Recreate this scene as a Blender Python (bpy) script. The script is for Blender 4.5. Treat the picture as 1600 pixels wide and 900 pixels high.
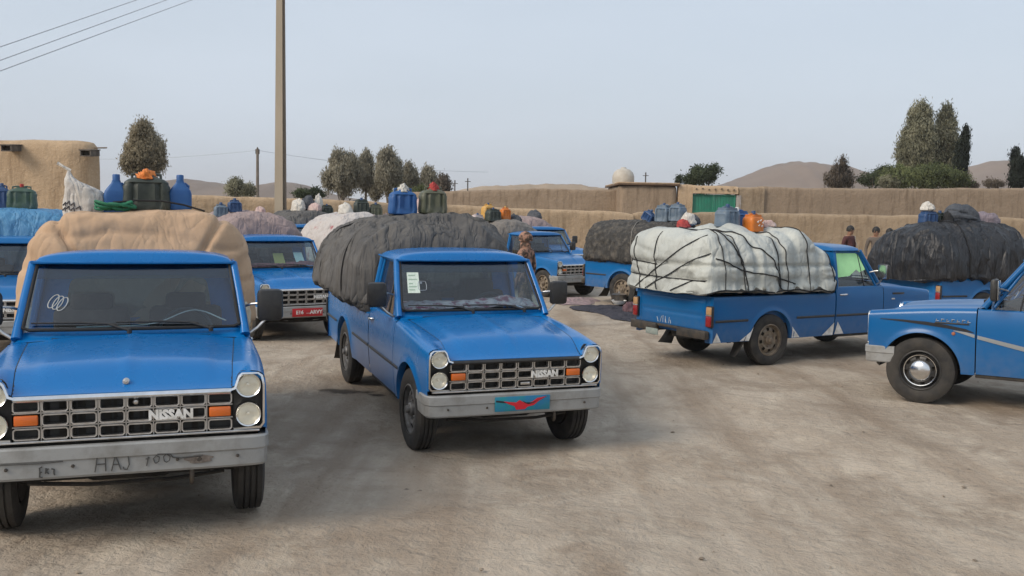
import bpy, bmesh, math, random
import numpy as np
from mathutils import Vector, Matrix, noise
for o in list(bpy.data.objects): bpy.data.objects.remove(o)
SC = bpy.context.scene; COL = SC.collection
rnd = random.Random(7); npr = np.random.default_rng(7)
R = math.radians; PI = math.pi

# ---------------------------------------------------------------- camera, sky, sun, exposure
CAM_H, PITCH, ROLL, FPX = 2.108, .08207, .02007, 1485.92
cd = bpy.data.cameras.new('camera'); cam = bpy.data.objects.new('camera', cd); COL.objects.link(cam)
cd.sensor_width = 36; cd.lens = FPX / 1600 * 36; cd.clip_start = .1; cd.clip_end = 6000
cam.matrix_world = Matrix.Translation((0, 0, CAM_H)) @ Matrix.Rotation(PI/2 - PITCH, 4, 'X') @ Matrix.Rotation(ROLL, 4, 'Z')
SC.camera = cam
SUN_EL, SUN_AZ = R(36), R(-125)          # sun behind and to the left of the camera (azimuth measured from +Y towards +X)
w = bpy.data.worlds.new('World'); SC.world = w; w.use_nodes = True
nt = w.node_tree; nt.nodes.clear()
out = nt.nodes.new('ShaderNodeOutputWorld'); bg = nt.nodes.new('ShaderNodeBackground')
sky = nt.nodes.new('ShaderNodeTexSky'); sky.sky_type = 'NISHITA'; sky.sun_disc = False
sky.sun_elevation = SUN_EL; sky.sun_rotation = SUN_AZ; sky.dust_density = 4.0; sky.air_density = 1.2; sky.ozone_density = 2.0
veil = nt.nodes.new('ShaderNodeMix'); veil.data_type = 'RGBA'       # thin high cloud that evens the blue out
tcw = nt.nodes.new('ShaderNodeTexCoord'); mpw = nt.nodes.new('ShaderNodeMapping'); mpw.inputs['Scale'].default_value = (1.2, 1.2, 5)
nzw = nt.nodes.new('ShaderNodeTexNoise'); nzw.inputs['Scale'].default_value = 1.6; nzw.inputs['Detail'].default_value = 5
rmw = nt.nodes.new('ShaderNodeMapRange'); rmw.inputs[1].default_value = .3; rmw.inputs[2].default_value = .75
rmw.inputs[3].default_value = .74; rmw.inputs[4].default_value = .9
nt.links.new(tcw.outputs['Generated'], mpw.inputs['Vector']); nt.links.new(mpw.outputs[0], nzw.inputs['Vector'])
nt.links.new(nzw.outputs['Fac'], rmw.inputs[0]); nt.links.new(rmw.outputs[0], veil.inputs[0])
nt.links.new(sky.outputs[0], veil.inputs[6]); veil.inputs[7].default_value = (5.25, 5.9, 6.75, 1)
nt.links.new(veil.outputs[2], bg.inputs['Color']); bg.inputs['Strength'].default_value = .081
nt.links.new(bg.outputs[0], out.inputs['Surface'])
sl = bpy.data.lights.new('sun', 'SUN'); sl.energy = 1.6; sl.angle = R(28); sl.color = (1, .88, .74)
so = bpy.data.objects.new('sun', sl); COL.objects.link(so)
sd = Vector((math.sin(SUN_AZ)*math.cos(SUN_EL), math.cos(SUN_AZ)*math.cos(SUN_EL), math.sin(SUN_EL)))
so.rotation_euler = sd.to_track_quat('Z', 'Y').to_euler(); so.location = sd * 60
SC.view_settings.view_transform = 'Standard'; SC.view_settings.look = 'None'; SC.view_settings.exposure = 0.72; SC.view_settings.gamma = 1
SC.render.engine = 'CYCLES'

# ---------------------------------------------------------------- materials
def M(name, col, rough=.8, metal=0., col2=None, vs=6., lo=.35, hi=.65, bump=0., bs=80., coat=0., detail=5, stretch=None, dust=0., dustcol=(.33,.27,.2), spec=.5, bump2=0., bs2=8., crumple=0., cs=5., wrinkle=0., ws=5.):
    m = bpy.data.materials.new(name); m.use_nodes = True; N = m.node_tree; b = N.nodes['Principled BSDF']
    b.inputs['Roughness'].default_value = rough; b.inputs['Metallic'].default_value = metal
    b.inputs['Coat Weight'].default_value = coat; b.inputs['Coat Roughness'].default_value = .12
    b.inputs['Specular IOR Level'].default_value = spec
    tc = N.nodes.new('ShaderNodeTexCoord'); vec = tc.outputs['Object']
    if stretch:
        mp = N.nodes.new('ShaderNodeMapping'); mp.inputs['Scale'].default_value = stretch
        N.links.new(vec, mp.inputs['Vector']); vec = mp.outputs[0]
    def nz(s, d=detail):
        n = N.nodes.new('ShaderNodeTexNoise'); n.inputs['Scale'].default_value = s; n.inputs['Detail'].default_value = d
        n.inputs['Roughness'].default_value = .6; N.links.new(vec, n.inputs['Vector']); return n
    def mixc(f, a, bb):
        x = N.nodes.new('ShaderNodeMix'); x.data_type = 'RGBA'
        if hasattr(f, 'links'): N.links.new(f, x.inputs[0])
        else: x.inputs[0].default_value = f
        for i, c in ((6, a), (7, bb)):
            if hasattr(c, 'links'): N.links.new(c, x.inputs[i])
            else: x.inputs[i].default_value = (*c, 1)
        return x.outputs[2]
    def ramp(v, a, bb, c=0., d=1.):
        r = N.nodes.new('ShaderNodeMapRange'); r.inputs[1].default_value = a; r.inputs[2].default_value = bb
        r.inputs[3].default_value = c; r.inputs[4].default_value = d; N.links.new(v, r.inputs[0]); return r.outputs[0]
    c = col
    if col2 is not None: c = mixc(ramp(nz(vs).outputs['Fac'], lo, hi), col, col2)
    if dust > 0:
        # road dust: thick near the wheels and sills, thin patches above (height in the vehicle's own space)
        sx = N.nodes.new('ShaderNodeSeparateXYZ'); N.links.new(tc.outputs['Object'], sx.inputs[0])
        low = ramp(sx.outputs['Z'], .80, .36, 0., min(.6, dust*6))
        n2 = ramp(nz(3.2).outputs['Fac'], .38, .72, dust*.10, dust*.42); a = N.nodes.new('ShaderNodeMath'); a.operation = 'ADD'
        n3 = ramp(nz(11.).outputs['Fac'], .35, .7, .3, 1.); mm = N.nodes.new('ShaderNodeMath'); mm.operation = 'MULTIPLY'
        N.links.new(low, mm.inputs[0]); N.links.new(n3, mm.inputs[1]); N.links.new(mm.outputs[0], a.inputs[0]); N.links.new(n2, a.inputs[1])
        c = mixc(a.outputs[0], c, dustcol)
        rr = N.nodes.new('ShaderNodeMath'); rr.operation = 'MULTIPLY_ADD'; rr.use_clamp = True
        N.links.new(a.outputs[0], rr.inputs[0]); rr.inputs[1].default_value = .7; rr.inputs[2].default_value = rough; N.links.new(rr.outputs[0], b.inputs['Roughness'])
        cw = ramp(a.outputs[0], 0., .5, coat, 0.); N.links.new(cw, b.inputs['Coat Weight'])
    if hasattr(c, 'links'): N.links.new(c, b.inputs['Base Color'])
    else: b.inputs['Base Color'].default_value = (*c, 1)
    if bump > 0:
        bp = N.nodes.new('ShaderNodeBump'); bp.inputs['Strength'].default_value = bump; bp.inputs['Distance'].default_value = .02
        N.links.new(nz(bs).outputs['Fac'], bp.inputs['Height'])
        last = bp
        if bump2 > 0:
            b2 = N.nodes.new('ShaderNodeBump'); b2.inputs['Strength'].default_value = bump2; b2.inputs['Distance'].default_value = .05
            N.links.new(nz(bs2).outputs['Fac'], b2.inputs['Height']); N.links.new(bp.outputs[0], b2.inputs['Normal']); last = b2
        if crumple > 0:      # flat facets meeting in sharp creases, as in a handled sheet
            vo = N.nodes.new('ShaderNodeTexVoronoi'); vo.inputs['Scale'].default_value = cs; wv = N.nodes.new('ShaderNodeVectorMath'); wv.operation = 'ADD'
            wn = N.nodes.new('ShaderNodeTexNoise'); wn.inputs['Scale'].default_value = cs*.5; wn.inputs['Detail'].default_value = 2; N.links.new(vec, wn.inputs['Vector'])
            sc_ = N.nodes.new('ShaderNodeVectorMath'); sc_.operation = 'SCALE'; sc_.inputs['Scale'].default_value = 1.6/cs; N.links.new(wn.outputs['Color'], sc_.inputs[0]); N.links.new(vec, wv.inputs[0]); N.links.new(sc_.outputs[0], wv.inputs[1])
            N.links.new(wv.outputs[0], vo.inputs['Vector']); b3 = N.nodes.new('ShaderNodeBump'); b3.inputs['Strength'].default_value = crumple; b3.inputs['Distance'].default_value = .25/cs
            N.links.new(vo.outputs['Distance'], b3.inputs['Height']); N.links.new(last.outputs[0], b3.inputs['Normal']); last = b3
        if wrinkle > 0:      # long thin creases that hang down the sides
            for k_, (sx_, sz_) in enumerate(((1., .22), (2.1, .55))):
                mw = N.nodes.new('ShaderNodeMapping'); mw.inputs['Scale'].default_value = (ws*sx_, ws*sx_, ws*sz_); mw.inputs['Rotation'].default_value = (.25, .15, .5*k_)
                N.links.new(tc.outputs['Object'], mw.inputs[0]); n_ = N.nodes.new('ShaderNodeTexNoise'); n_.inputs['Scale'].default_value = 1.; n_.inputs['Detail'].default_value = 3; n_.inputs['Roughness'].default_value = .45; n_.inputs['Distortion'].default_value = .6; N.links.new(mw.outputs[0], n_.inputs['Vector'])
                sb = N.nodes.new('ShaderNodeMath'); sb.operation = 'SUBTRACT'; sb.inputs[1].default_value = .5; N.links.new(n_.outputs['Fac'], sb.inputs[0]); ab = N.nodes.new('ShaderNodeMath'); ab.operation = 'ABSOLUTE'; N.links.new(sb.outputs[0], ab.inputs[0])
                pw_ = N.nodes.new('ShaderNodeMath'); pw_.operation = 'POWER'; pw_.inputs[1].default_value = .6; N.links.new(ab.outputs[0], pw_.inputs[0])
                b4 = N.nodes.new('ShaderNodeBump'); b4.inputs['Strength'].default_value = wrinkle/(1+.6*k_); b4.inputs['Distance'].default_value = .55/(ws*sx_); N.links.new(pw_.outputs[0], b4.inputs['Height']); N.links.new(last.outputs[0], b4.inputs['Normal']); last = b4
        N.links.new(last.outputs[0], b.inputs['Normal'])
    return m
def glass_mat(name, tint, ior=1.5, rough=.02, haze=.0, hazecol=(.4,.4,.4)):
    m = bpy.data.materials.new(name); m.use_nodes = True; N = m.node_tree; N.nodes.clear()
    o = N.nodes.new('ShaderNodeOutputMaterial'); t = N.nodes.new('ShaderNodeBsdfTransparent'); g = N.nodes.new('ShaderNodeBsdfGlossy')
    t.inputs[0].default_value = (*tint, 1); g.inputs['Roughness'].default_value = rough; g.inputs[0].default_value = (1,1,1,1)
    lw = N.nodes.new('ShaderNodeLayerWeight'); pw = N.nodes.new('ShaderNodeMath'); pw.operation = 'POWER'; pw.inputs[1].default_value = 5
    N.links.new(lw.outputs['Facing'], pw.inputs[0]); f = N.nodes.new('ShaderNodeMapRange'); N.links.new(pw.outputs[0], f.inputs[0])     # Schlick reflectance, the same from both sides of a thin pane
    f.inputs[3].default_value = 2*((ior-1)/(ior+1))**2; f.inputs[4].default_value = 1.; x = N.nodes.new('ShaderNodeMixShader')
    N.links.new(f.outputs[0], x.inputs[0]); N.links.new(t.outputs[0], x.inputs[1]); N.links.new(g.outputs[0], x.inputs[2])
    res = x.outputs[0]
    if haze > 0:   # dust and film tint on the pane; on headlight lenses, painted brightness
        d = N.nodes.new('ShaderNodeBsdfDiffuse'); d.inputs[0].default_value = (*hazecol, 1); y = N.nodes.new('ShaderNodeMixShader')
        tc = N.nodes.new('ShaderNodeTexCoord'); n = N.nodes.new('ShaderNodeTexNoise'); n.inputs['Scale'].default_value = 3; n.inputs['Detail'].default_value = 6
        r = N.nodes.new('ShaderNodeMapRange'); r.inputs[3].default_value = haze*.5; r.inputs[4].default_value = haze*1.5
        N.links.new(tc.outputs['Object'], n.inputs['Vector']); N.links.new(n.outputs['Fac'], r.inputs[0]); N.links.new(r.outputs[0], y.inputs[0])
        N.links.new(res, y.inputs[1]); N.links.new(d.outputs[0], y.inputs[2]); res = y.outputs[0]
    N.links.new(res, o.inputs[0]); return m
DUSTC = (.30, .25, .19)
PAINT = [M('blue_paint_a', (.0004,.140,.41), .27, dust=.025, coat=.28, col2=(.0005,.126,.38), spec=.3, bump=.05, bs=2.2, vs=2),
         M('blue_paint_b', (.0004,.098,.29), .30, dust=.03, coat=.2, col2=(.0005,.105,.30), spec=.3, bump=.05, bs=2.2, vs=2),
         M('blue_paint_c', (.0006,.126,.36), .31, dust=.05, coat=.25, col2=(.0006,.114,.33), spec=.3, bump=.05, bs=2.2, vs=2)]
CHROME = M('chrome', (.82,.82,.82), .2, 1., col2=(.7,.7,.69), vs=12)
DULLCHROME = M('dull_chrome', (.66,.66,.66), .30, .9, col2=(.48,.46,.43), vs=14)
SILVER = M('silver_bumper_paint', (.30,.305,.30), .45, .12, col2=(.20,.195,.18), vs=7, lo=.45, hi=.75, bump=.12, bs=14)
DARKSTEEL = M('dark_steel', (.05,.05,.05), .5, .5, col2=(.11,.09,.07), vs=9)
BLACK = M('black_plastic', (.014,.014,.015), .45, col2=(.03,.029,.027), vs=20)
RUBBER = M('black_rubber', (.012,.012,.012), .7)
TYRE = M('tyre_rubber', (.017,.017,.017), .8, col2=(.045,.040,.034), vs=7, bump=.2, bs=60)
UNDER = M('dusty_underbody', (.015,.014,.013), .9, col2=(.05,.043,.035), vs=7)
RIM = M('rusty_tan_steel', (.26,.21,.15), .6, .2, col2=(.13,.10,.075), vs=14)
RIMGREY = M('grey_steel_rim', (.2,.2,.2), .5, .4, col2=(.1,.095,.09), vs=14)
GLASS = glass_mat('tinted_windscreen', (.56,.72,.80), 1.5, .012, .008, (.16,.26,.34))
SIDEGLASS = glass_mat('side_window_glass', (.66,.73,.76), 1.5, .02, .02)
STRIP = glass_mat('blue_sun_strip', (.16,.26,.38), 1.3, .05, .05, (.05,.12,.2))
LENS = glass_mat('headlight_lens', (.95,.95,.92), 1.5, .03, .12, (.95,.92,.82))
BOWL = M('reflector_bowl', (.90,.86,.76), .35, .35)
AMBER = M('amber_lens', (.62,.13,.012), .25, coat=.5, bump=.2, bs=120)
REDLENS = M('red_lens', (.24,.008,.010), .25, coat=.5, bump=.2, bs=120)
CREAMLENS = M('faded_amber_lens', (.42,.25,.12), .3, coat=.4)
SEAT = M('brown_seat_cloth', (.035,.022,.018), .9, col2=(.055,.035,.028), vs=20)
DASH = M('dark_dashboard', (.014,.015,.017), .7)
WHITE = M('white_paint', (.80,.80,.78), .5, col2=(.55,.54,.5), vs=14)
PAPER = M('paper_sticker', (.66,.72,.66), .7, col2=(.5,.62,.52), vs=60)
REDPLATE = M('red_plate', (.42,.014,.02), .5)
BLUEPLATE = M('teal_blue_plate', (.012,.16,.36), .45, col2=(.01,.22,.24), vs=9)
REDFLAT = M('red_print', (.55,.01,.025), .5); DARKFLAT = M('dark_print', (.012,.012,.02), .5)
SCRATCH = M('dark_scratch', (.06,.06,.058), .8)
GREYSTRIPE = M('grey_stripe', (.28,.30,.31), .4, .3); BLACKSTRIPE = M('black_stripe', (.008,.01,.014), .4)

# ---------------------------------------------------------------- mesh helpers
def half_well(m, x, z, r, y0, y1, n=18):
    A = [PI*k/n for k in range(n+1)]; k0 = len(m.v)
    vs = [(x+r*math.cos(a), y0, z+r*math.sin(a)) for a in A] + [(x+r*math.cos(a), y1, z+r*math.sin(a)) for a in A] + [(x, y1, z)]
    N_ = n+1; return m.add(vs, [(k, k+1, N_+k+1, N_+k) for k in range(n)] + [(N_+k, N_+k+1, 2*N_) for k in range(n)])
class MB:
    def __init__(s): s.v = []; s.f = []
    def add(s, vs, fs):
        k = len(s.v); s.v += [tuple(p) for p in vs]; s.f += [tuple(i + k for i in f) for f in fs]; return s
    def box(s, c, d, b=0., rot=None):
        hx, hy, hz = d[0]/2, d[1]/2, d[2]/2
        if b <= 0:
            vs = [Vector((sx*hx, sy*hy, sz*hz)) for sz in (-1,1) for sy in (-1,1) for sx in (-1,1)]
            fs = [(0,2,3,1),(4,5,7,6),(0,1,5,4),(2,6,7,3),(0,4,6,2),(1,3,7,5)]
        else:
            bm = bmesh.new(); bmesh.ops.create_cube(bm, size=1)
            for q in bm.verts: q.co = Vector((q.co.x*d[0], q.co.y*d[1], q.co.z*d[2]))
            bmesh.ops.bevel(bm, geom=list(bm.edges), offset=min(b, min(d)*.49), segments=2, profile=.5, affect='EDGES')
            bm.verts.index_update(); vs = [q.co.copy() for q in bm.verts]; fs = [tuple(q.index for q in f.verts) for f in bm.faces]; bm.free()
        if rot is not None: vs = [rot @ q for q in vs]
        return s.add([q + Vector(c) for q in vs], fs)
    def tube(s, pts, r, n=8, closed=False, caps=True):
        P = [Vector(p) for p in pts]; L = len(P); rr = r if hasattr(r, '__len__') else [r]*L
        vs = []; prev = None
        for i, p in enumerate(P):
            a = P[(i-1) % L] if (closed or i) else P[i]; b = P[(i+1) % L] if (closed or i < L-1) else P[i]
            t = (b - a); t = t.normalized() if t.length > 1e-9 else Vector((0,0,1))
            if prev is None:
                u = t.cross(Vector((0,0,1)));  u = u if u.length > .05 else t.cross(Vector((0,1,0)))
            else: u = prev - t*prev.dot(t)
            u = u.normalized() if u.length > 1e-9 else t.orthogonal().normalized(); prev = u; vv = t.cross(u)
            vs += [p + (u*math.cos(2*PI*k/n) + vv*math.sin(2*PI*k/n))*rr[i] for k in range(n)]
        fs = []
        for i in range(L if closed else L-1):
            j = (i+1) % L
            fs += [(i*n+k, i*n+(k+1)%n, j*n+(k+1)%n, j*n+k) for k in range(n)]
        if caps and not closed: fs += [tuple(range(n))[::-1], tuple((L-1)*n+k for k in range(n))]
        return s.add(vs, fs)
    def lathe(s, prof, n=32, axis='y', c=(0,0,0), closed=False):
        vs = []
        for r, h in prof:
            for k in range(n):
                a = 2*PI*k/n; x, z = r*math.cos(a), r*math.sin(a)
                vs.append({'y': (x, h, z), 'x': (h, x, z), 'z': (x, z, h)}[axis])
        L = len(prof); fs = []
        for i in range(L if closed else L-1):
            j = (i+1) % L
            fs += [(i*n+k, i*n+(k+1)%n, j*n+(k+1)%n, j*n+k) for k in range(n)]
        return s.add([Vector(q) + Vector(c) for q in vs], fs)
    def grid(s, fn, nu, nv):
        vs = [fn(i/nu, j/nv) for j in range(nv+1) for i in range(nu+1)]
        fs = [(j*(nu+1)+i, j*(nu+1)+i+1, (j+1)*(nu+1)+i+1, (j+1)*(nu+1)+i) for j in range(nv) for i in range(nu)]
        return s.add(vs, fs)
    def prism(s, poly, fn, a, b):
        # poly: 2-D outline; fn(p, h) -> 3-D point; from height a to height b
        n = len(poly); vs = [fn(p, a) for p in poly] + [fn(p, b) for p in poly]
        return s.add(vs, [tuple(range(n))[::-1], tuple(range(n, 2*n))] + [(i, (i+1)%n, n+(i+1)%n, n+i) for i in range(n)])
    def mirror(s):
        m = MB(); m.v = [(x, -y, z) for x, y, z in s.v]; m.f = [f[::-1] for f in s.f]; return m
    def mesh(s, name, mat, ang=35, fixn=True):
        me = bpy.data.meshes.new(name); me.from_pydata(s.v, [], s.f)
        if fixn:
            bm = bmesh.new(); bm.from_mesh(me); bmesh.ops.recalc_face_normals(bm, faces=bm.faces); bm.to_mesh(me); bm.free()
        me.shade_smooth(); me.set_sharp_from_angle(angle=R(ang)); me.materials.append(mat); return me
def link(name, me, parent=None, loc=(0,0,0), rot=(0,0,0)):
    o = bpy.data.objects.new(name, me); COL.objects.link(o); o.location = loc; o.rotation_euler = rot
    if parent: o.parent = parent
    return o
def tag(o, label=None, cat=None, group=None, kind=None):
    for k, v in (('label', label), ('category', cat), ('group', group), ('kind', kind)):
        if v: o[k] = v
    return o
def fbm(p, sc, oc=3, seed=0.):
    return noise.fractal(Vector((p[0]*sc + seed, p[1]*sc + seed*1.7, p[2]*sc - seed)), 1., 2., oc)
def interp(x, xs, ys): return float(np.interp(x, xs, ys))
def sstep(a, b, x):
    t = min(1., max(0., (x-a)/(b-a))); return t*t*(3-2*t)
def text_mb(txt, size, depth, bold=0.):
    c = bpy.data.curves.new('lettering', 'FONT'); c.body = txt; c.size = size; c.extrude = depth; c.offset = bold
    c.align_x = 'CENTER'; c.align_y = 'CENTER'; c.resolution_u = 2
    o = bpy.data.objects.new('lettering', c); COL.objects.link(o); me = o.to_mesh()
    m = MB().add([v.co.copy() for v in me.vertices], [tuple(p.vertices) for p in me.polygons])
    o.to_mesh_clear(); bpy.data.objects.remove(o); bpy.data.curves.remove(c); return m

# ---------------------------------------------------------------- where each truck stands: x, y, yaw, ground z, pitch, roll
POSE = dict(T1=(-2.8737,7.3090,-1.23692,.0698,.02713,.0017), T2=(-.66883,9.88344,-1.20430,.02788,-.02978,-.0007),
    T8=(4.40714,14.48674,.54679,.01954,-.00372,.0015), T10=(6.1233,10.1064,2.521,.1084,-.0167,0),
    T5=(.50197,26.6210,-.88987,-.152,-.0114,.0048), T7=(4.0001,20.4778,-.7956,.0227,-.0089,-.001), T9=(9.9914,19.2117,.3798,.0095,-.0007,.0002),
    T6=(.8175,30.5215,-1.0963,-.0812,.0005,0), T0=(-7.6,14.6,-1.25,-.12,0,0), T3=(-4.468,17.3,-1.003,-.10,-.0188,.0018),
    T4=(-6,28,-1.,-.1,0,0), T4b=(-3.0,20.2,-1.05,-.1,0,0))
def place(t, p):
    x, y, th, gz, pi_, rr = POSE[t]; c, s = math.cos(th), math.sin(th)
    return Vector((x + c*p[0] - s*p[1], y + s*p[0] + c*p[1], p[2] + pi_*p[0] + rr*p[1] + gz))
def rot_of(t):
    _, _, th, _, pi_, rr = POSE[t]; return (rr, -pi_, th)
WHEELS = [place(t, (sx*1.45, sy*.71, 0)) for t in POSE for sx in (-1,1) for sy in (-1,1)]
WX = np.array([[q.x, q.y, q.z] for q in WHEELS])
def ground_z(x, y):
    d2 = (WX[:,0]-x)**2 + (WX[:,1]-y)**2; wg = np.exp(-d2/(2*1.1**2))
    return float((wg*WX[:,2]).sum() / (wg.sum() + .02))
def wheel_near(x, y):
    return float(np.exp(-((WX[:,0]-x)**2 + (WX[:,1]-y)**2)/(2*.25**2)).max())

# ---------------------------------------------------------------- the pickup truck (x forward, y to its left, z up, origin on the ground between the axles)
XF, XR, WR = 1.45, -1.45, .36
def Wd(z): return interp(z, [.34,.45,.60,.75,.90,.96,1.0,1.06,1.1], [.772,.79,.803,.809,.806,.800,.794,.780,.765])
def S(x, z):
    w = Wd(z)
    if x > 1.45: w -= .018*((x-1.45)/.55)**2
    if x < -2.2: w -= .010*((-2.2-x)/.34)**2
    return w
def ztop(x):
    t = (2.0-x)/1.15; return .985 + .090*t + .012*math.sin(PI*min(1,max(0,t)))
def hoodhalf(x): return .590 + (2.0-x)/1.1*.065
ARCHZ = .365
def arch_low(x, xa, ra, zs):
    if abs(x-xa) < ra: return max(zs, ARCHZ + math.sqrt(ra*ra-(x-xa)**2)*1.0)
    return zs
def cols(x0, x1, xa, ra, n=14):
    xs = set(np.linspace(x0, x1, n).tolist())
    if xa is not None:
        xs |= {xa + ra*math.cos(a) for a in np.linspace(0, PI, 29)} | {xa - ra - 1e-4, xa + ra + 1e-4}
    return sorted(x for x in xs if x0-1e-6 <= x <= x1+1e-6)
def flare(x, z, xa, ra):
    if xa is None: return 0
    d = math.hypot(x-xa, max(0, z-ARCHZ)) - ra
    return .016*math.exp(-(d/.035)**2) if d > -.02 else 0
def side_grid(x0, x1, zs, zt, xa=None, ra=0, rows=12, top=None):
    """left-hand outer skin: a turned-in lip at its lower edge, rows up the side, then optional rows over the top"""
    m = MB(); xs = cols(x0, x1, xa, ra); V = []
    for x in xs:
        zq = zs if x < 1.86 else .46
        zb = arch_low(x, xa, ra, zq) if xa is not None else zs
        tz = zt(x) if callable(zt) else zt
        col = [(x, S(x, zb) - .05, zb + .004), (x, S(x, zb) - .008 + flare(x, zb, xa, ra), zb - .002)]
        for k in range(rows+1):
            z = zb + (tz - zb)*k/rows; col.append((x, S(x, z) + flare(x, z, xa, ra), z))
        if top: col += top(x, tz)
        V.append(col)
    n = len(V[0]); fs = [(i*n+k, (i+1)*n+k, (i+1)*n+k+1, i*n+k+1) for i in range(len(V)-1) for k in range(n-1)]
    return m.add([p for c in V for p in c], fs)
_cache = {}
def part(name, key, make, mat, parent, ang=35, loc=(0,0,0), rot=(0,0,0)):
    k = (key, mat.name)
    if k not in _cache:
        q = make(); _cache[k] = q if isinstance(q, bpy.types.Mesh) else q.mesh(name, mat, ang)
    return link(name, _cache[k], parent, loc, rot)
def both(name, key, make, mat, parent, ang=35):
    return (part(name, key+'L', make, mat, parent, ang), part(name, key+'R', lambda: make().mirror(), mat, parent, ang))

def mk_fender():
    def top(x, tz):
        w = S(x, tz); h = hoodhalf(x) + .005; zz = ztop(x); c = []
        for a in (20, 45, 70, 90): c.append((x, w - .06*(1-math.cos(R(a))), tz + (zz-tz)*math.sin(R(a))))
        y0 = c[-1][1]
        he = min(zz-.005, hood_z(x, hoodhalf(x)) + .003)
        for k in range(1, 8): f = k/7; c.append((x, y0 + (h-y0)*f, zz + .004*math.sin(PI*f) + (he-zz)*sstep(.15, 1., f)))
        c.append((x, h-.004, he - .05)); return c
    m = side_grid(.905, 2.0, .36, lambda x: ztop(x)-.055, XF, .413, 12, top)
    # rolled front edge of the wing, meeting the lamp surround
    m.tube([(2.0, S(2.0,z)-.008, z) for z in np.linspace(.64,.93,8)] + [(2.0,.735,.968),(2.0,.68,.974),(2.0,.64,.972)], .012, 6)
    return m
def hood_z(x, y):
    h = hoodhalf(x); u = abs(y)/h
    z = ztop(x) - .004 + .028*(1-u*u)*sstep(2.05, 1.5, x) + .010*math.exp(-(y/.035)**2)*sstep(2.0,1.8,x)
    z += .012*sstep(.86,.74,u)*sstep(2.0,1.75,x)
    return z - .093*sstep(1.70, 2.02, x)**1.15
def mk_hood():
    m = MB(); m.grid(lambda u, v: (.90+1.105*v, (2*u-1)*hoodhalf(.90+1.105*v), hood_z(.90+1.105*v, (2*u-1)*hoodhalf(.90+1.105*v))), 44, 34)
    m.grid(lambda u, v: (2.005-.006*v, (2*u-1)*hoodhalf(2.0), hood_z(2.005, (2*u-1)*hoodhalf(2.0)) - .03*v), 44, 2)
    return m
def mk_hood_gap():  # black strip added to paint in the dark of the hood gap
    m = MB()
    m.grid(lambda u, v: (.90+1.09*u, hoodhalf(.90+1.09*u) - .004 + .010*v, min(ztop(.90+1.09*u), hood_z(.90+1.09*u, hoodhalf(.9+1.09*u))+.004) - .004), 30, 1)
    m.grid(lambda u, v: (.894+.008*v, .655*u, ztop(.9)-.003 + .022*(1-u*u)), 12, 1); return m
def mk_cowl():
    m = MB()
    m.grid(lambda u, v: (.895-.115*v, (2*u-1)*(.70+.045*(1-v)), ztop(.9)-.005 + .022*(1-(2*u-1)**2)*(1-v*.3) + .058*v**1.5), 24, 6)
    return m
def mk_cowl_slots(y0, y1):
    m = MB()
    if True:
        m.grid(lambda u, v: (.878-.018*v, y0+(y1-y0)*u, ztop(.9)+.004+.022*(1-((y0+(y1-y0)*u)/.72)**2)*.95 + .004*v), 12, 1)
    return m
def mk_roof():
    def f(u, v):
        a, b = 2*u-1, 2*v-1
        a = math.copysign(abs(a)**.8, a); b = math.copysign(abs(b)**.8, b)
        e = (max(0, 1-abs(a)**5))**(1/2.3) * (max(0, 1-abs(b)**7))**(1/2.6)
        x = .165 + .330*b + .024*(1-a*a)*(b > 0)*abs(b)
        y = a*(.685 - .012*b)
        return (x, y, 1.588 + .072*e + .018*(1-a*a)*e)
    m = MB().grid(f, 30, 24)
    g = [f(0, j/12) for j in range(13)] ; m.tube([(p[0], p[1]-.008, p[2]+.002) for p in g], .011, 6)
    g = [f(1, j/12) for j in range(13)] ; m.tube([(p[0], p[1]+.008, p[2]+.002) for p in g], .011, 6)
    g = [f(i/16, 1) for i in range(17)] ; m.tube([(p[0], p[1], p[2]+.002) for p in g], .012, 6)
    return m
def mk_headliner(): return MB().grid(lambda u, v: (-.13+.58*v, (2*u-1)*.65, 1.576), 2, 2)
def mk_strip(): return MB().grid(lambda u, v: ws_pt(.015+.97*u, .74+.25*v, -.006), 16, 3)
WS = [(.817,.703,1.144), (.456,.647,1.598)]
def ws_pt(u, v, off=0.):
    a = 2*u-1; b, t = WS; x = b[0]+(t[0]-b[0])*v + (.045-.032*v)*(1-a*a); y = a*(b[1]+(t[1]-b[1])*v); z = b[2]+(t[2]-b[2])*v
    return (x + off*.78, y, z + off*.62)
def mk_windscreen(): return MB().grid(lambda u, v: ws_pt(u, v), 20, 10)
def mk_seal():
    L = [ws_pt(u, 0) for u in np.linspace(.03,.97,16)] + [ws_pt(1, v) for v in np.linspace(.03,.97,8)] + [ws_pt(u, 1) for u in np.linspace(.97,.03,16)] + [ws_pt(0, v) for v in np.linspace(.97,.03,8)]
    return MB().tube(L, .013, 6, closed=True)
def mk_pillar():
    m = MB(); m.tube([(.84,.738,1.085),(.80,.735,1.14),(.62,.708,1.37),(.455,.678,1.585)], [.036,.032,.03,.03], 8); return m
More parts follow.
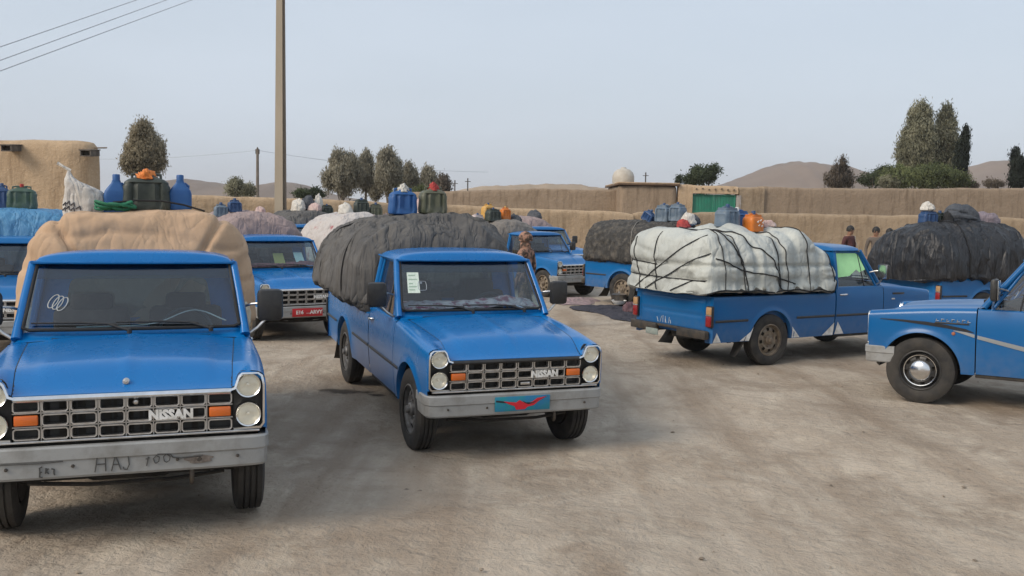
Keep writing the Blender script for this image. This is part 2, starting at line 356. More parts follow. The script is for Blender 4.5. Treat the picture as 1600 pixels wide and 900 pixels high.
def mk_rear_wall():
    m = MB(); N = 32
    def ring(sc_y, z0, z1, x, p):
        out = []
        for k in range(N):
            a = 2*PI*k/N; c, s = math.cos(a), math.sin(a); yy = math.copysign(abs(c)**p, c); zz = math.copysign(abs(s)**p, s)
            z = (z0+z1)/2 + (z1-z0)/2*zz; out.append((x, yy*sc_y*(1 - .14*(z-1.02)/.57), z))
        return out
    o1 = ring(.785, .96, 1.60, -.135, .16); i1 = ring(.56, 1.14, 1.47, -.135, .3); i2 = ring(.56, 1.14, 1.47, -.11, .3); o2 = ring(.775, .96, 1.60, -.11, .16)
    m.add(o1+i1+i2+o2, [(k, (k+1)%N, N+(k+1)%N, N+k) for k in range(N)] + [(N+k, N+(k+1)%N, 2*N+(k+1)%N, 2*N+k) for k in range(N)] + [(2*N+k, 2*N+(k+1)%N, 3*N+(k+1)%N, 3*N+k) for k in range(N)])
    for s in (-1, 1): m.tube([(-.118, s*.772, 1.03), (-.112, s*.73, 1.3), (-.105, s*.672, 1.59)], .03, 8)
    m.box((-.14, 0, .76), (.03, 1.5, .42)); return m
def mk_rear_glass(): return MB().grid(lambda u, v: (-.122, (2*u-1)*.55, 1.14+.33*v), 2, 2)
def mk_door():
    m = side_grid(-.145, .893, .372, 1.055, None, 0, 14, lambda x, tz: [(x, S(x,tz)-.012, tz+.010), (x, S(x,tz)-.05, tz+.012)])
    for x in (-.145, .893): m.grid(lambda u, v: (x, S(x, .372+.683*v) - .05*u, .372+.683*v), 1, 14)
    return m
def dw(x, z):  # plane of the side glass
    return .758 - .105*(z-1.06)/.5
DWP = [(-.085,1.07),(.735,1.07),(.44,1.53),(.38,1.555),(-.055,1.555)]
def mk_door_frame():
    P = [(-.10,1.05),(-.085,1.30),(-.068,1.55),(-.045,1.568),(.385,1.568),(.455,1.54),(.60,1.31),(.768,1.05)]
    return MB().tube([(x, dw(x,z)+.004, z) for x, z in P], .017, 8)
def mk_side_glass():
    return MB().add([(x, dw(x,z), z) for x, z in DWP], [tuple(range(len(DWP)))])
def mk_vent_bar(): return MB().tube([(.50, dw(.5,1.06)+.003, 1.06), (.42, dw(.4,1.55)+.003, 1.55)], .009, 6)
def mk_handle():
    m = MB(); y = S(0,.955)
    m.tube([(-.075,y+.002,.955),(-.065,y+.03,.957),(.02,y+.036,.96),(.055,y+.03,.961),(.065,y+.002,.962)], [.010,.012,.013,.012,.010], 8)
    m.lathe([(.0,.004),(.011,.004),(.011,-.01)], 10, 'y', (-.055, y, .905)); return m
def mk_moulding(x0, x1):
    def f():
        m = MB(); z = .655
        m.grid(lambda u, v: (x0+(x1-x0)*u, S(0,z+(v-.5)*.034) + .002 + .010*math.sin(PI*v), z+(v-.5)*.034), 10, 4); return m
    return f
def mk_bed_side():
    def top(x, tz): return [(x, S(x,tz)-.004, tz+.012), (x, S(x,tz)-.022, tz+.02), (x, S(x,tz)-.05, tz+.016), (x, .742, tz-.01), (x, .738, .62)]
    return side_grid(-2.535, -.168, .365, .965, XR, .408, 14, top)
def mk_bed_floor():
    m = MB(); m.box((-1.35, 0, .60), (2.34, 1.48, .03)); m.box((-.185, 0, .80), (.03, 1.52, .40), .006)
    for s in (-1, 1): half_well(m, XR, .36, .425, s*.745, s*.46)
    for k in range(9): m.box((-2.4+.27*k, 0, .618), (.10, 1.46, .012))
    return m
def mk_tailgate():
    m = MB()
    def f(u, v):
        y = (2*u-1)*.672; z = .455+.525*v; d = 0
        a = min(1-abs(2*u-1), .2)/.2; b = min(v, 1-v)/.5
        d = -.014*sstep(.12,.30,a)*sstep(.16,.30,b) + .010*math.exp(-((v-.5)/.05)**2)*sstep(.2,.5,a)
        return (-2.548-d*-1, y, z)
    m.grid(f, 40, 28); m.grid(lambda u, v: (-2.548+.045*v, (2*u-1)*.672, .982+.006*math.sin(PI*v)), 8, 3); m.box((-2.515, 0, .715), (.02, 1.34, .50)); return m
def mk_corner():
    m = MB()
    m.grid(lambda u, v: (-2.548+.02*max(0,u-.8)/.2, .676+(.80-.676)*u, .365+.62*v), 6, 10); m.box((-2.52,.735,.67), (.04,.10,.60), .01); return m
def mk_tail_body(): return MB().box((-2.555, .765, .72), (.05, .112, .285), .014)
def mk_tail_upper(): return MB().box((-2.571, .767, .797), (.045, .096, .105), .012)
def mk_tail_lower(): return MB().box((-2.573, .767, .659), (.045, .096, .145), .012)
def mk_tail_band(): return MB().box((-2.57, .767, .738), (.045, .098, .014), .004)
def mk_rear_bumper():
    m = MB()
    for s in (-1, 1):
        m.box((-2.62, s*.50, .475), (.07, .56, .115), .012); m.box((-2.60, s*.735, .47), (.10, .05, .10), .01)
        m.box((-2.50, s*.42, .45), (.22, .06, .07))
    m.box((-2.605, 0, .515), (.05, .50, .035), .006); return m
def mk_plate_lamp(): return MB().box((-2.63, .33, .405), (.06, .20, .085), .012)
def mk_mudflap():
    return MB().grid(lambda u, v: (-1.90-.05*v-.16*v*v*(.4+u*.6), .60+.20*u, .50-.34*v), 6, 10)
def mk_grille_back():
    m = MB(); m.prism([(-.60,.625),(.60,.625),(.60,.87),(-.60,.87)], lambda p, h: (h, p[0], p[1]), 1.915, 1.922)
    m.box((1.90, 0, .50), (.04, 1.36, .22)); m.box((1.99,0,.872), (.02,1.17,.012))
    return m
def mk_radiator():
    m = MB()
    for k in range(14): m.box((1.928, -.42+.06*k + (.02 if k % 3 else 0), .745), (.008, .018 + .02*(k % 2), .24))
    return m
def mk_cell():
    # one chrome frame of the grille, centred on its own origin in the y-z plane
    w, h, c, t = .0695, .0340, .012, .0078
    def oct_(w, h, c): return [(w-c,-h),(w,-h+c),(w,h-c),(w-c,h),(-w+c,h),(-w,h-c),(-w,-h+c),(-w+c,-h)]
    O, I = oct_(w,h,c), oct_(w-t,h-t,c*.6); n = 8
    vs = [(.012,*p) for p in O] + [(.012,*p) for p in I] + [(-.035,*p) for p in I] + [(-.01,*p) for p in O]
    return MB().add(vs, [(k,(k+1)%n,n+(k+1)%n,n+k) for k in range(n)] + [(n+k,n+(k+1)%n,2*n+(k+1)%n,2*n+k) for k in range(n)] + [(3*n+k,3*n+(k+1)%n,(k+1)%n,k) for k in range(n)])
def mk_grille_bar():
    m = MB(); m.box((2.012, 0, .625), (.02, 1.50, .012), .003); m.box((1.985, 0, .707), (.01,1.19,.006)); m.box((1.985,0,.785),(.01,1.19,.006))
    for k in range(7): m.box((1.985, -.447+.149*k, .745), (.01, .006, .24))
    return m
def mk_hood_strip():
    return MB().grid(lambda u, v: (2.006+.016*math.sin(PI*v), (2*u-1)*.585, hood_z(2.005,(2*u-1)*.585)-.040+.036*v), 24, 4)
BEZ = [(.600,.640),(.757,.640),(.778,.668),(.780,.90),(.768,.955),(.745,.978),(.648,.978),(.628,.955),(.604,.888)]
def mk_bezel_plate():
    return MB().prism(BEZ, lambda p, h: (h, p[0], p[1]), 1.930, 1.944)
def mk_bezel():
    P = [(.570,.878),(.604,.890),(.628,.957),(.648,.977),(.745,.977),(.772,.958),(.783,.90),(.781,.666),(.758,.636),(.60,.632)]
    m = MB(); vs = []; n = len(P); I = [(.570,.864),(.613,.880),(.637,.950),(.654,.968),(.741,.968),(.760,.950),(.770,.897),(.768,.672),(.752,.650),(.60,.645)]
    for x, Q in ((2.016,P),(2.022,I),(1.975,I),(1.98,P)): vs += [(x,*p) for p in Q]
    fs = []
    for a in range(4):
        b = (a+1) % 4; fs += [(a*n+k, a*n+k+1, b*n+k+1, b*n+k) for k in range(n-1)]
    return m.add(vs, fs)
HLP = [(.686,.898),(.686,.722)]
def mk_lamp_ring(): return MB().lathe([(.070,0),(.076,.010),(.073,.018),(.066,.012),(.064,-.01)], 28, 'x')
def mk_bowl(): return MB().lathe([(.065,.0),(.055,-.018),(.035,-.034),(.012,-.042),(.0,-.043)], 24, 'x').lathe([(0,-.005),(.009,-.008),(.011,-.02),(.009,-.04)], 10, 'x')
def mk_lens(): return MB().lathe([(.066,.004),(.056,.013),(.040,.019),(.020,.022),(.0005,.023)], 24, 'x')
def mk_indicator(): return MB().box((2.0, 0, 0), (.03, .124, .058), .008)
BP = [(1.72,.800),(1.90,.806),(1.985,.800),(2.03,.775),(2.05,.72),(2.056,.5),(2.058,0)]
def mk_bumper():
    prof = [(-.045,.600),(-.006,.600),(.004,.590),(.006,.525),(-.002,.515),(-.004,.43),(-.014,.416),(-.045,.416)]
    path = [(x,y) for x,y in BP] + [(x,-y) for x,y in BP[::-1][1:]]
    m = MB(); vs = []; L = len(path)
    for i, (x, y) in enumerate(path):
        a = path[max(0,i-1)]; b = path[min(L-1,i+1)]; t = Vector((b[0]-a[0], b[1]-a[1])).normalized(); nx, ny = -t.y, t.x
        if nx*x*0 + (nx*(x-0) + ny*y) < 0: nx, ny = -nx, -ny
        vs += [(x+nx*o, y+ny*o, z) for o, z in prof]
    n = len(prof); return m.add(vs, [(i*n+k, i*n+k+1, (i+1)*n+k+1, (i+1)*n+k) for i in range(L-1) for k in range(n-1)] + [tuple(range(n)), tuple((L-1)*n+k for k in range(n))])
def mk_bumper_bolts():
    return MB().lathe([(0,.008),(.008,.007),(.010,.003),(.010,-.004)], 10, 'x')
def mk_hook():
    m = MB(); m.tube([(1.98,.36,.44),(2.0,.36,.39),(2.005,.36,.345),(1.985,.36,.325),(1.965,.36,.345)], .014, 8); m.box((1.93,.36,.43), (.12,.05,.06), .01); return m
def mk_tyre():
    h = .0925; P = [(.215,-h+.02),(.235,-h+.006),(.29,-h),(.325,-h+.006),(.345,-h+.016)]
    ys = np.linspace(-h+.02, h-.02, 5)
    tr = []
    for i in range(5):
        a = ys[i]
        if i == 0: tr.append((.355, a))
        else: tr += [(.359, a-.006), (.347, a-.004), (.347, a+.004), (.359, a+.006)] if i < 4 else [(.355, a)]
    P += tr + [(.345,h-.016),(.325,h-.006),(.29,h),(.235,h-.006),(.215,h-.02)]
    return MB().lathe(P, 48, 'y')
def mk_rim():
    m = MB().lathe([(.21,.085),(.222,.082),(.226,.075),(.205,.062),(.200,.035),(.190,.030)], 40, 'y')
    # steel disc with slots between spokes
    rings = [(.190,.030),(.168,.048),(.128,.060),(.100,.046),(.075,.046),(.0,.046)]; n = 40; vs = []
    for r, y in rings: vs += [(r*math.cos(2*PI*k/n), y, r*math.sin(2*PI*k/n)) for k in range(n)]
    fs = []
    for i in range(len(rings)-1):
        for k in range(n):
            if i == 1 and (k % 5) in (1, 2): continue
            fs.append((i*n+k, i*n+(k+1)%n, (i+1)*n+(k+1)%n, (i+1)*n+k))
    m.add(vs, fs); return m
def mk_hub():
    m = MB().lathe([(.062,.044),(.060,.070),(.048,.082),(.036,.084),(.034,.105),(.024,.112),(0,.113)], 24, 'y')
    for k in range(6):
        a = 2*PI*k/6; m.lathe([(0,.064),(.010,.062),(.011,.044)], 8, 'y', (.083*math.cos(a), 0, .083*math.sin(a)))
    return m
def mk_drum(): return MB().lathe([(.20,.02),(.185,.022),(0,.022)], 28, 'y').lathe([(.205,.03),(.205,-.085),(.0,-.085)], 28, 'y')
def mk_hubcap(): return MB().lathe([(.118,.050),(.116,.062),(.104,.080),(.078,.096),(.045,.104),(0,.107)], 36, 'y')
def mk_trim_ring(): return MB().lathe([(.158,.056),(.163,.068),(.172,.070),(.178,.062)], 40, 'y')
def wheel(parent, x, side, style, rimmat):
    wo = link('wheel', None, parent, (x, side*.7095, WR), (0, rnd.uniform(0, 6), 0 if side > 0 else PI))
    wo.empty_display_size = .3
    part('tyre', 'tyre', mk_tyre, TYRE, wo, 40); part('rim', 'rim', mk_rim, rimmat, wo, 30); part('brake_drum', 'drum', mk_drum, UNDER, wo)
    if style == 'cap':
        part('hub_cap', 'hubcap', mk_hubcap, CHROME, wo, 50); part('trim_ring', 'trimring', mk_trim_ring, CHROME, wo)
    else: part('hub', 'hub', mk_hub, rimmat, wo, 30)
def mk_underbody():
    m = MB()
    for s in (-1, 1):
        m.box((-.4, s*.42, .46), (4.3, .07, .11)); half_well(m, XF, .37, .435, s*.755, s*.42); half_well(m, XR, .362, .415, s*.74, s*.47)
        m.tube([(XR-.62, s*.44, .40),(XR-.3,s*.44,.31),(XR,s*.44,.27),(XR+.3,s*.44,.31),(XR+.62,s*.44,.40)], .03, 6)
        m.tube([(XF, s*.70, .36),(XF-.02, s*.30, .33)], .03, 6); m.tube([(XF+.12, s*.62, .30),(XF+.10, s*.22, .32)], .016, 6)
    m.tube([(XR,-.70,.36),(XR,.70,.36)], .045, 8); m.lathe([(0,-.13),(.09,-.11),(.14,0),(.09,.11),(0,.13)], 14, 'y', (XR,0,.35))
    m.tube([(XR,0,.37),(.2,0,.44),(.9,0,.45)], .04, 8); m.box((1.35,0,.52), (.9,.5,.40), .05); m.box((1.72,0,.36), (.10,.95,.05), .01)
    m.tube([(1.80,-.55,.34),(1.86,-.2,.325),(1.86,.25,.325),(1.80,.55,.34)], .013, 6)
    m.box((.36,0,.50), (1.0,1.46,.04)); m.box((.92,0,.72), (.03,1.44,.62)); m.box((1.55,0,.60),(.8,.9,.03))
    m.tube([(.9,.22,.36),(0,.26,.34),(-1.2,.30,.36),(-2.3,.36,.34)], .026, 8)
    m.box((-.9,-.55,.44), (.6,.26,.20), .03); return m
def mk_spare(): return MB().lathe([(.20,-.06),(.33,-.08),(.35,0),(.33,.08),(.20,.06)], 24, 'z', (-2.10,0,.43))
def mk_sill(): return MB().box((.38,.752,.355), (1.04,.03,.045), .008)
def mk_seat():
    m = MB()
    for s in (-1, 1): m.box((.0, s*.34, .93), (.13, .54, .62), .05, Matrix.Rotation(R(-8),3,'Y')); m.box((-.02, s*.34, 1.27), (.09,.30,.14), .035)
    m.box((.24, 0, .66), (.46, 1.30, .16), .05); return m
def mk_dash():
    m = MB(); m.grid(lambda u, v: (.50+.36*v, (2*u-1)*.70, 1.045+.06*math.sin(PI*min(1,v*1.2))+.02*v), 16, 6); m.box((.55,0,.93), (.10,1.40,.24), .03); return m
def mk_dashcloth():
    return MB().grid(lambda u, v: (.44+.36*v, (2*u-1)*.665, 1.155+.045*math.sin(PI*min(1,v*1.2)) + .026*fbm((v*3,u*9,0),1.,2,3.) + .05*math.exp(-((u-.78)/.14)**2)*(1-v*.5)), 50, 14)
def mk_steering():
    m = MB(); Rm = Matrix.Rotation(R(62),3,'Y')
    m.tube([Vector((.36,.34,1.07)) + Rm @ Vector((.185*math.cos(a), .185*math.sin(a), 0)) for a in np.linspace(0,2*PI,28,endpoint=False)], .012, 6, closed=True)
    m.tube([(.36,.34,1.07),(.62,.34,.92)], .022, 6); m.box((.365,.34,1.07), (.03,.34,.03), .008); return m
def mk_mirror_head(): return MB().box((.72, .925, 1.285), (.075, .185, .235), .035, Matrix.Rotation(R(0),3,'Z'))
def mk_mirror_arm(): return MB().tube([(.76,.765,1.08),(.745,.83,1.12),(.725,.90,1.19)], .012, 6).tube([(.62,.745,1.27),(.67,.80,1.29),(.71,.88,1.30)], .010, 6)
def mk_mirror_face(): return MB().box((.681, .925, 1.285), (.004, .155, .20), .001)
def mk_wiper(y0, dirn):
    def f():
        m = MB(); p = ws_pt(.5+y0/1.4, -.045, .02); a = ws_pt(.5+(y0+dirn*.30)/1.4, .07, .022); b = ws_pt(.5+(y0+dirn*.62)/1.4, .075, .02); c = ws_pt(.5+(y0+dirn*.14)/1.4, .05, .02)
        m.tube([p, c, a], [.011,.008,.006], 6); m.tube([ws_pt(.5+(y0+dirn*.08)/1.4, .045, .016), a, b], [.008,.009,.006], 6); m.lathe([(0,.02),(.016,.012),(.016,-.02)], 8, 'z', p); return m
    return f
def decal(poly, x_off=.004, n=6):
    """a painted patch lying on the left-hand skin; poly: 3 or 4 (x, z) corners"""
    m = MB(); q = list(poly) + ([poly[2]] if len(poly) == 3 else [])
    def f(u, v):
        a = np.array(q[0])*(1-u)+np.array(q[1])*u; b = np.array(q[3])*(1-u)+np.array(q[2])*u; p = a*(1-v)+b*v
        xa = XR if p[0] < 0 else XF
        return (p[0], S(p[0],p[1]) + flare(p[0],p[1],xa,.408 if p[0] < 0 else .413) + x_off + .004, p[1])
    return m.grid(f, n, n)
def ribbon(pts, off=.005, n=6):
    m = MB(); xs = [p[0] for p in pts][::-1]; zs = [p[1] for p in pts][::-1]; ws = [p[2] for p in pts][::-1]; N_ = 24
    def f(u, v):
        x = xs[0] + (xs[-1]-xs[0])*u; z = interp(x, xs, zs) + (v-.5)*interp(x, xs, ws)
        return (x, S(x,z) + flare(x,z,XF,.41) + off, z)
    return m.grid(f, N_, 3)

def build_truck(t, label, paint=0, wheels='steel', rim=RIM, strip=CHROME, moulding=True, dashcloth=None, sideglass=SIDEGLASS):
    P = PAINT[paint]
    r = tag(link('pickup_truck', None, None, place(t, (0,0,0)), rot_of(t)), label, 'pickup truck', 'blue pickup trucks parked on the dirt yard'); r.empty_display_size = .5
    both('fender', 'fender', mk_fender, P, r); part('hood', 'hood', mk_hood, P, r, 40); both('hood_gap', 'hoodgap', mk_hood_gap, RUBBER, r); part('cowl', 'cowl', mk_cowl, P, r); part('cowl_vent', 'cowlslotA', lambda: mk_cowl_slots(-.52,-.10), BLACK, r); part('cowl_vent', 'cowlslotB', lambda: mk_cowl_slots(.12,.50), BLACK, r)
    part('roof', 'roof', mk_roof, P, r, 60); part('headliner', 'headliner', mk_headliner, DASH, r); both('windscreen_pillar', 'pillar', mk_pillar, P, r, 60)
    wso = part('windscreen', 'ws', mk_windscreen, GLASS, r); part('sun_strip', 'sunstrip', mk_strip, STRIP, wso); part('windscreen_seal', 'seal', mk_seal, RUBBER, r, 60)
    rw = part('cab_rear_wall', 'rearwall', mk_rear_wall, P, r, 50); part('rear_window', 'rearglass', mk_rear_glass, SIDEGLASS, rw)
    for i, d in enumerate(both('door', 'door', mk_door, P, r)):
        fl = (lambda f: f) if i == 0 else (lambda f: (lambda: f().mirror())); k = 'LR'[i]
        part('window_frame', 'dframe'+k, fl(mk_door_frame), P, d, 60); part('side_window', 'dglass'+k, fl(mk_side_glass), sideglass, d)
        part('vent_bar', 'vbar'+k, fl(mk_vent_bar), BLACK, d, 60); part('door_handle', 'handle'+k, fl(mk_handle), CHROME, d, 60)
        if moulding: part('side_moulding', 'moud'+k, fl(mk_moulding(-.14,.885)), BLACK, d)
    if moulding: both('side_moulding', 'moub', mk_moulding(-.96,-.175), BLACK, r); both('side_moulding', 'mour', mk_moulding(-2.50,-1.90), BLACK, r); moulding and both('side_moulding', 'mouf', mk_moulding(.91,1.10), BLACK, r)
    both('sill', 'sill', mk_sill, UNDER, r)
    both('bed_side', 'bedside', mk_bed_side, P, r); part('bed_floor', 'bedfloor', mk_bed_floor, P, r); part('tailgate', 'tailgate', mk_tailgate, P, r)
    for i, cpart in enumerate(both('bed_corner_post', 'corner', mk_corner, P, r)): pass
    for i in (0, 1):
        fl = (lambda f: f) if i == 0 else (lambda f: (lambda: f().mirror())); k = 'LR'[i]
        tb = part('tail_light', 'tailb'+k, fl(mk_tail_body), BLACK, r); part('amber_lens', 'tailu'+k, fl(mk_tail_upper), CREAMLENS, tb)
        part('red_lens', 'taill'+k, fl(mk_tail_lower), REDLENS, tb); part('chrome_band', 'tailc'+k, fl(mk_tail_band), DULLCHROME, tb)
    rb = part('rear_bumper', 'rearbumper', mk_rear_bumper, DARKSTEEL, r); part('plate_lamp', 'platelamp', mk_plate_lamp, DULLCHROME, rb)
    both('mud_flap', 'mudflap', mk_mudflap, UNDER, r)
    g = part('grille', 'grilleback', mk_grille_back, BLACK, r); part('radiator', 'radiator', mk_radiator, UNDER, g); part('grille_bars', 'gbars', mk_grille_bar, DULLCHROME, g)
    for row in range(3):
        for col in range(8):
            y, z = -.522+.1492*col, .668+.0785*row
            if row == 1 and col in (0, 7): part('indicator', 'indic', mk_indicator, AMBER, r, 40, (0, y, z))
            else: part('grille_cell', 'cell', mk_cell, DULLCHROME, g, 40, (1.992, y, z))
    part('hood_trim', 'hoodstrip', mk_hood_strip, strip, r)
    both('lamp_surround', 'bezplate', mk_bezel_plate, BLACK, r); both('lamp_bezel', 'bezel', mk_bezel, CHROME, r, 30)
    for s in (-1, 1):
        for y, z in HLP:
            h = part('headlight', 'ring', mk_lamp_ring, CHROME, r, 40, (1.995, s*y, z)); part('reflector', 'bowl', mk_bowl, BOWL, h, 60); part('lens', 'lens', mk_lens, LENS, h, 60)
    part('front_bumper', 'bumper', mk_bumper, SILVER, r, 30); [part('bumper_bolt', 'bbolt', mk_bumper_bolts, DARKSTEEL, r, 35, (2.056,y,.485)) for y in (-.62,-.28,.28,.62)]
    part('tow_hook', 'hook', mk_hook, DARKSTEEL, r, 60)
    for x in (XF, XR):
        for s in (1, -1): wheel(r, x, s, wheels if x == XF else 'steel', rim)
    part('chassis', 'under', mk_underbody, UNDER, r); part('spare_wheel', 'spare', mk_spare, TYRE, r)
    part('seat', 'seat', mk_seat, SEAT, r, 60); part('dashboard', 'dash', mk_dash, DASH, r); part('steering_wheel', 'steer', mk_steering, BLACK, r, 60)
    if dashcloth: part('dash_cloth', 'dashcloth', mk_dashcloth, dashcloth, r, 60)
    for i, mh in enumerate(both('side_mirror', 'mirror', mk_mirror_head, BLACK, r)):
        fl = (lambda f: f) if i == 0 else (lambda f: (lambda: f().mirror())); k = 'LR'[i]
        part('mirror_arm', 'marm'+k, fl(mk_mirror_arm), DULLCHROME, mh, 60); part('mirror_glass', 'mface'+k, fl(mk_mirror_face), CHROME, mh)
    part('wiper', 'wiperA', mk_wiper(-.03,-1), BLACK, r, 60); part('wiper', 'wiperB', mk_wiper(.50,-1), BLACK, r, 60)
    L = part('lettering', 'word', lambda: [q for q in [text_mb('NISSAN', .073, .006, .0042)]][0].mesh('lettering', WHITE, 30), WHITE, r, 30)
    L.matrix_local = Matrix(((0,0,1,2.024),(1,0,0,.247),(0,1,0,.745),(0,0,0,1)))
    return r

# ---------------------------------------------------------------- cargo: tarpaulined loads
class Load:
    def __init__(s, t, x0, x1, hw, zt, zb=1.0, yc=0., p=3.2, capr=.35, nu=110, nv=130, tuck=.12, amps=(.05,1.6,.022,6.,.010,16.), drape=.6, pinch=(), tiers=(), useams=(), foldx=(0,3.), foldz=(0,3.), seed=0., hwf=None, ztf=None, slope=0., side_bulge=.0, capp=3.2, pinchd=.035, ridge=1.):
        s.t = t; s.nu, s.nv = nu, nv; G = np.zeros((nv+1, nu+1, 3)); a0 = -.45; a1 = PI+.45
        for j in range(nv+1):
            tt = .5-.5*math.cos(PI*j/nv); tt = .35*tt + .65*(j/nv) if False else tt
            x = x0 + (x1-x0)*tt; Lg = abs(x1-x0); e = min(tt, 1-tt)*Lg/capr
            sc = (max(0, 1-(1-min(1, e))**capp))**(1/capp)
            h = hw*(hwf(tt) if hwf else 1); ztp = zt + (ztf(tt) if ztf else 0)
            for i in range(nu+1):
                th = a0 + (a1-a0)*i/nu; c, sn = math.cos(th), math.sin(th)
                if 0 <= th <= PI:
                    cy = math.copysign(abs(c)**(2/p), c); cz = abs(sn)**(2/p)
                else:
                    k = min(-th if th < 0 else th-PI, .45)/.45; cy = math.copysign(1-.25*k*k - tuck*k*.3, c); cz = -k*tuck
                zf = zb + (ztp - slope*cy - zb)*cz; yf = h*cy*(1 + side_bulge*math.sin(PI*max(0,min(1,cz))))
                zc = zb - tuck*(ztp-zb); ss = sc if sc > 0 else 0
                G[j, i] = (x, yc + yf*ss**.8, zc + (zf-zc)*ss)
        du = np.gradient(G, axis=1); dv = np.gradient(G, axis=0); Nn = np.cross(dv, du); ln = np.linalg.norm(Nn, axis=2, keepdims=True); Nn = Nn/np.maximum(ln, 1e-9)
        cen = np.array([(x0+x1)/2, yc, zb+.3]); flip = np.sum(Nn*(G-cen), axis=2, keepdims=True) < 0; Nn = np.where(flip, -Nn, Nn)
        A1,F1,A2,F2,A3,F3 = amps; D = np.zeros((nv+1, nu+1))
        for j in range(nv+1):
            for i in range(nu+1):
                q = G[j, i]; up = abs(Nn[j, i, 2]); fz = F2*(1-drape*(1-up))     # side folds hang: stretched along z
                wq = noise.noise_vector(Vector(q*2.1) + Vector((seed,)*3))*.22
                d = A1*noise.fractal(Vector(q*F1) + Vector((seed, 0, seed)), 1., 2., 2)
                n2 = noise.noise(Vector(((q[0]+wq.x)*F2 + seed, (q[1]+wq.y)*F2, (q[2]+wq.z)*fz*.45)))
                d += A2*((1-2.2*abs(n2)) if ridge else n2)
                n3 = noise.noise(Vector(((q[0]+wq.x)*F3 - seed, (q[1]+wq.y)*F3 + seed, (q[2]+wq.z)*F3*(1-drape*(1-up)))))
                d += A3*(1-2*abs(n3))
                for px, wd in pinch:
                    g = (q[0]-px)/wd; d -= pinchd*math.exp(-g*g)*(1 if q[2] > zb-.02 else 0)
                for tz, wd in tiers:
                    g = (q[2]-tz + .02*noise.noise(Vector(q*1.5)))/wd; d -= .045*math.exp(-g*g)*(1-up*.9)
                if foldx[0]:
                    wv = .22*noise.noise(Vector((q[0]*.8+seed, q[1]*1.2, q[2]*1.1))) + .07*noise.noise(Vector((q[0]*2.5, q[1]*2.2, q[2]*2.2+seed)))
                    am = max(.15, .55+.8*noise.noise(Vector((q[0]*1.1-seed, q[1]*1.3, q[2]*1.6)))); d += foldx[0]*am*((1-abs(math.sin(PI*foldx[1]*(q[0]+wv))))**2.2 - .3)
                if foldz[0]:
                    wv = .16*noise.noise(Vector((q[0]*1.2, q[1]*1.3+seed, q[2]*.8))) + .05*noise.noise(Vector((q[0]*3, q[1]*3.2, seed)))
                    am = max(.1, .5+.9*noise.noise(Vector((q[0]*1.5, q[1]*1.4, q[2]*1.5+seed)))); d -= foldz[0]*am*(1-abs(math.sin(PI*foldz[1]*(q[2]+wv))))**3
                for us, wd, dp in useams:
                    g = (i/nu-us+.012*noise.noise(Vector((q[0]*3, us*9, 0))))/wd; d -= dp*math.exp(-g*g)
                D[j, i] = d
        s.G = G + Nn*D[..., None]; s.N = Nn; s.x0, s.x1, s.zb, s.yc = x0, x1, zb, yc
        s.base = np.array([(x0+x1)/2, yc, zb-.05])
    def mb(s):
        n = s.nu+1; vs = (s.G - s.base).reshape(-1, 3).tolist()
        return MB().add(vs, [(j*n+i, (j+1)*n+i, (j+1)*n+i+1, j*n+i+1) for j in range(s.nv) for i in range(s.nu)])
    def build(s, name, mat, label, cat, group=None):
        s.obj = tag(link(name, s.mb().mesh(name, mat, 180), None, place(s.t, s.base), rot_of(s.t)), label, cat, group); return s.obj
    def at(s, x, y):   # top surface above a point of the bed: returns local z
        d = (s.G[...,0]-x)**2 + (s.G[...,1]-y)**2; m = d < max(.003, d.min()*1.5+.0005); return float(s.G[...,2][m].max())
    def surf(s, x, a, off=.012):  # a in 0..1 across the section from the left side over the top to the right
        jf = min(s.nv-1.001, max(0., (x-s.x0)/(s.x1-s.x0)*s.nv)); j = int(jf); g = jf-j; i = a*s.nu; i0 = min(s.nu-1, int(i)); f = i-i0
        q = lambda A: (A[j,i0]*(1-f)+A[j,i0+1]*f)*(1-g) + (A[j+1,i0]*(1-f)+A[j+1,i0+1]*f)*g
        return q(s.G) + q(s.N)*off - s.base
    def rope(s, stops, r, mat, name='rope', n=56, off=.012):
        pts = []
        for k in range(n+1):
            q = k/n*(len(stops)-1); i = min(len(stops)-2, int(q)); f = q-i
            x = stops[i][0]*(1-f)+stops[i+1][0]*f; a = stops[i][1]*(1-f)+stops[i+1][1]*f
            pts.append(s.surf(x + .012*math.sin(k*.9+stops[0][0]*7), a, off))
        p2 = pts
        for _ in range(3): p2 = [p2[0]] + [(p2[k-1]+p2[k]*2+p2[k+1])/4 for k in range(1, n)] + [p2[-1]]
        return link(name, MB().tube(p2, r, 5).mesh(name, mat, 60), s.obj)
def rear_rope(s, yz, r, mat, n=26):
    rows = int(s.nv*.25); GG = s.G[:rows].reshape(-1,3); NN = s.N[:rows].reshape(-1,3); ok = NN[:,0] < -.15; GG, NN = GG[ok], NN[ok]; pts = []
    for k in range(n+1):
        q = k/n*(len(yz)-1); i = min(len(yz)-2, int(q)); f = q-i; y = yz[i][0]*(1-f)+yz[i+1][0]*f; z = yz[i][1]*(1-f)+yz[i+1][1]*f
        d = (GG[:,1]-y)**2 + (GG[:,2]-z)**2; ii = np.argsort(d)[:6]; wq = 1/(d[ii]+1e-4); wq /= wq.sum(); xx = float((GG[ii,0]*wq).sum()); pts.append(np.array([xx-.012, y, z]) - s.base)
    for _ in range(2): pts = [pts[0]] + [(pts[k-1]+pts[k]*2+pts[k+1])/4 for k in range(1, n)] + [pts[-1]]
    return link('rope', MB().tube(pts, r, 5).mesh('rope', mat, 60), s.obj)
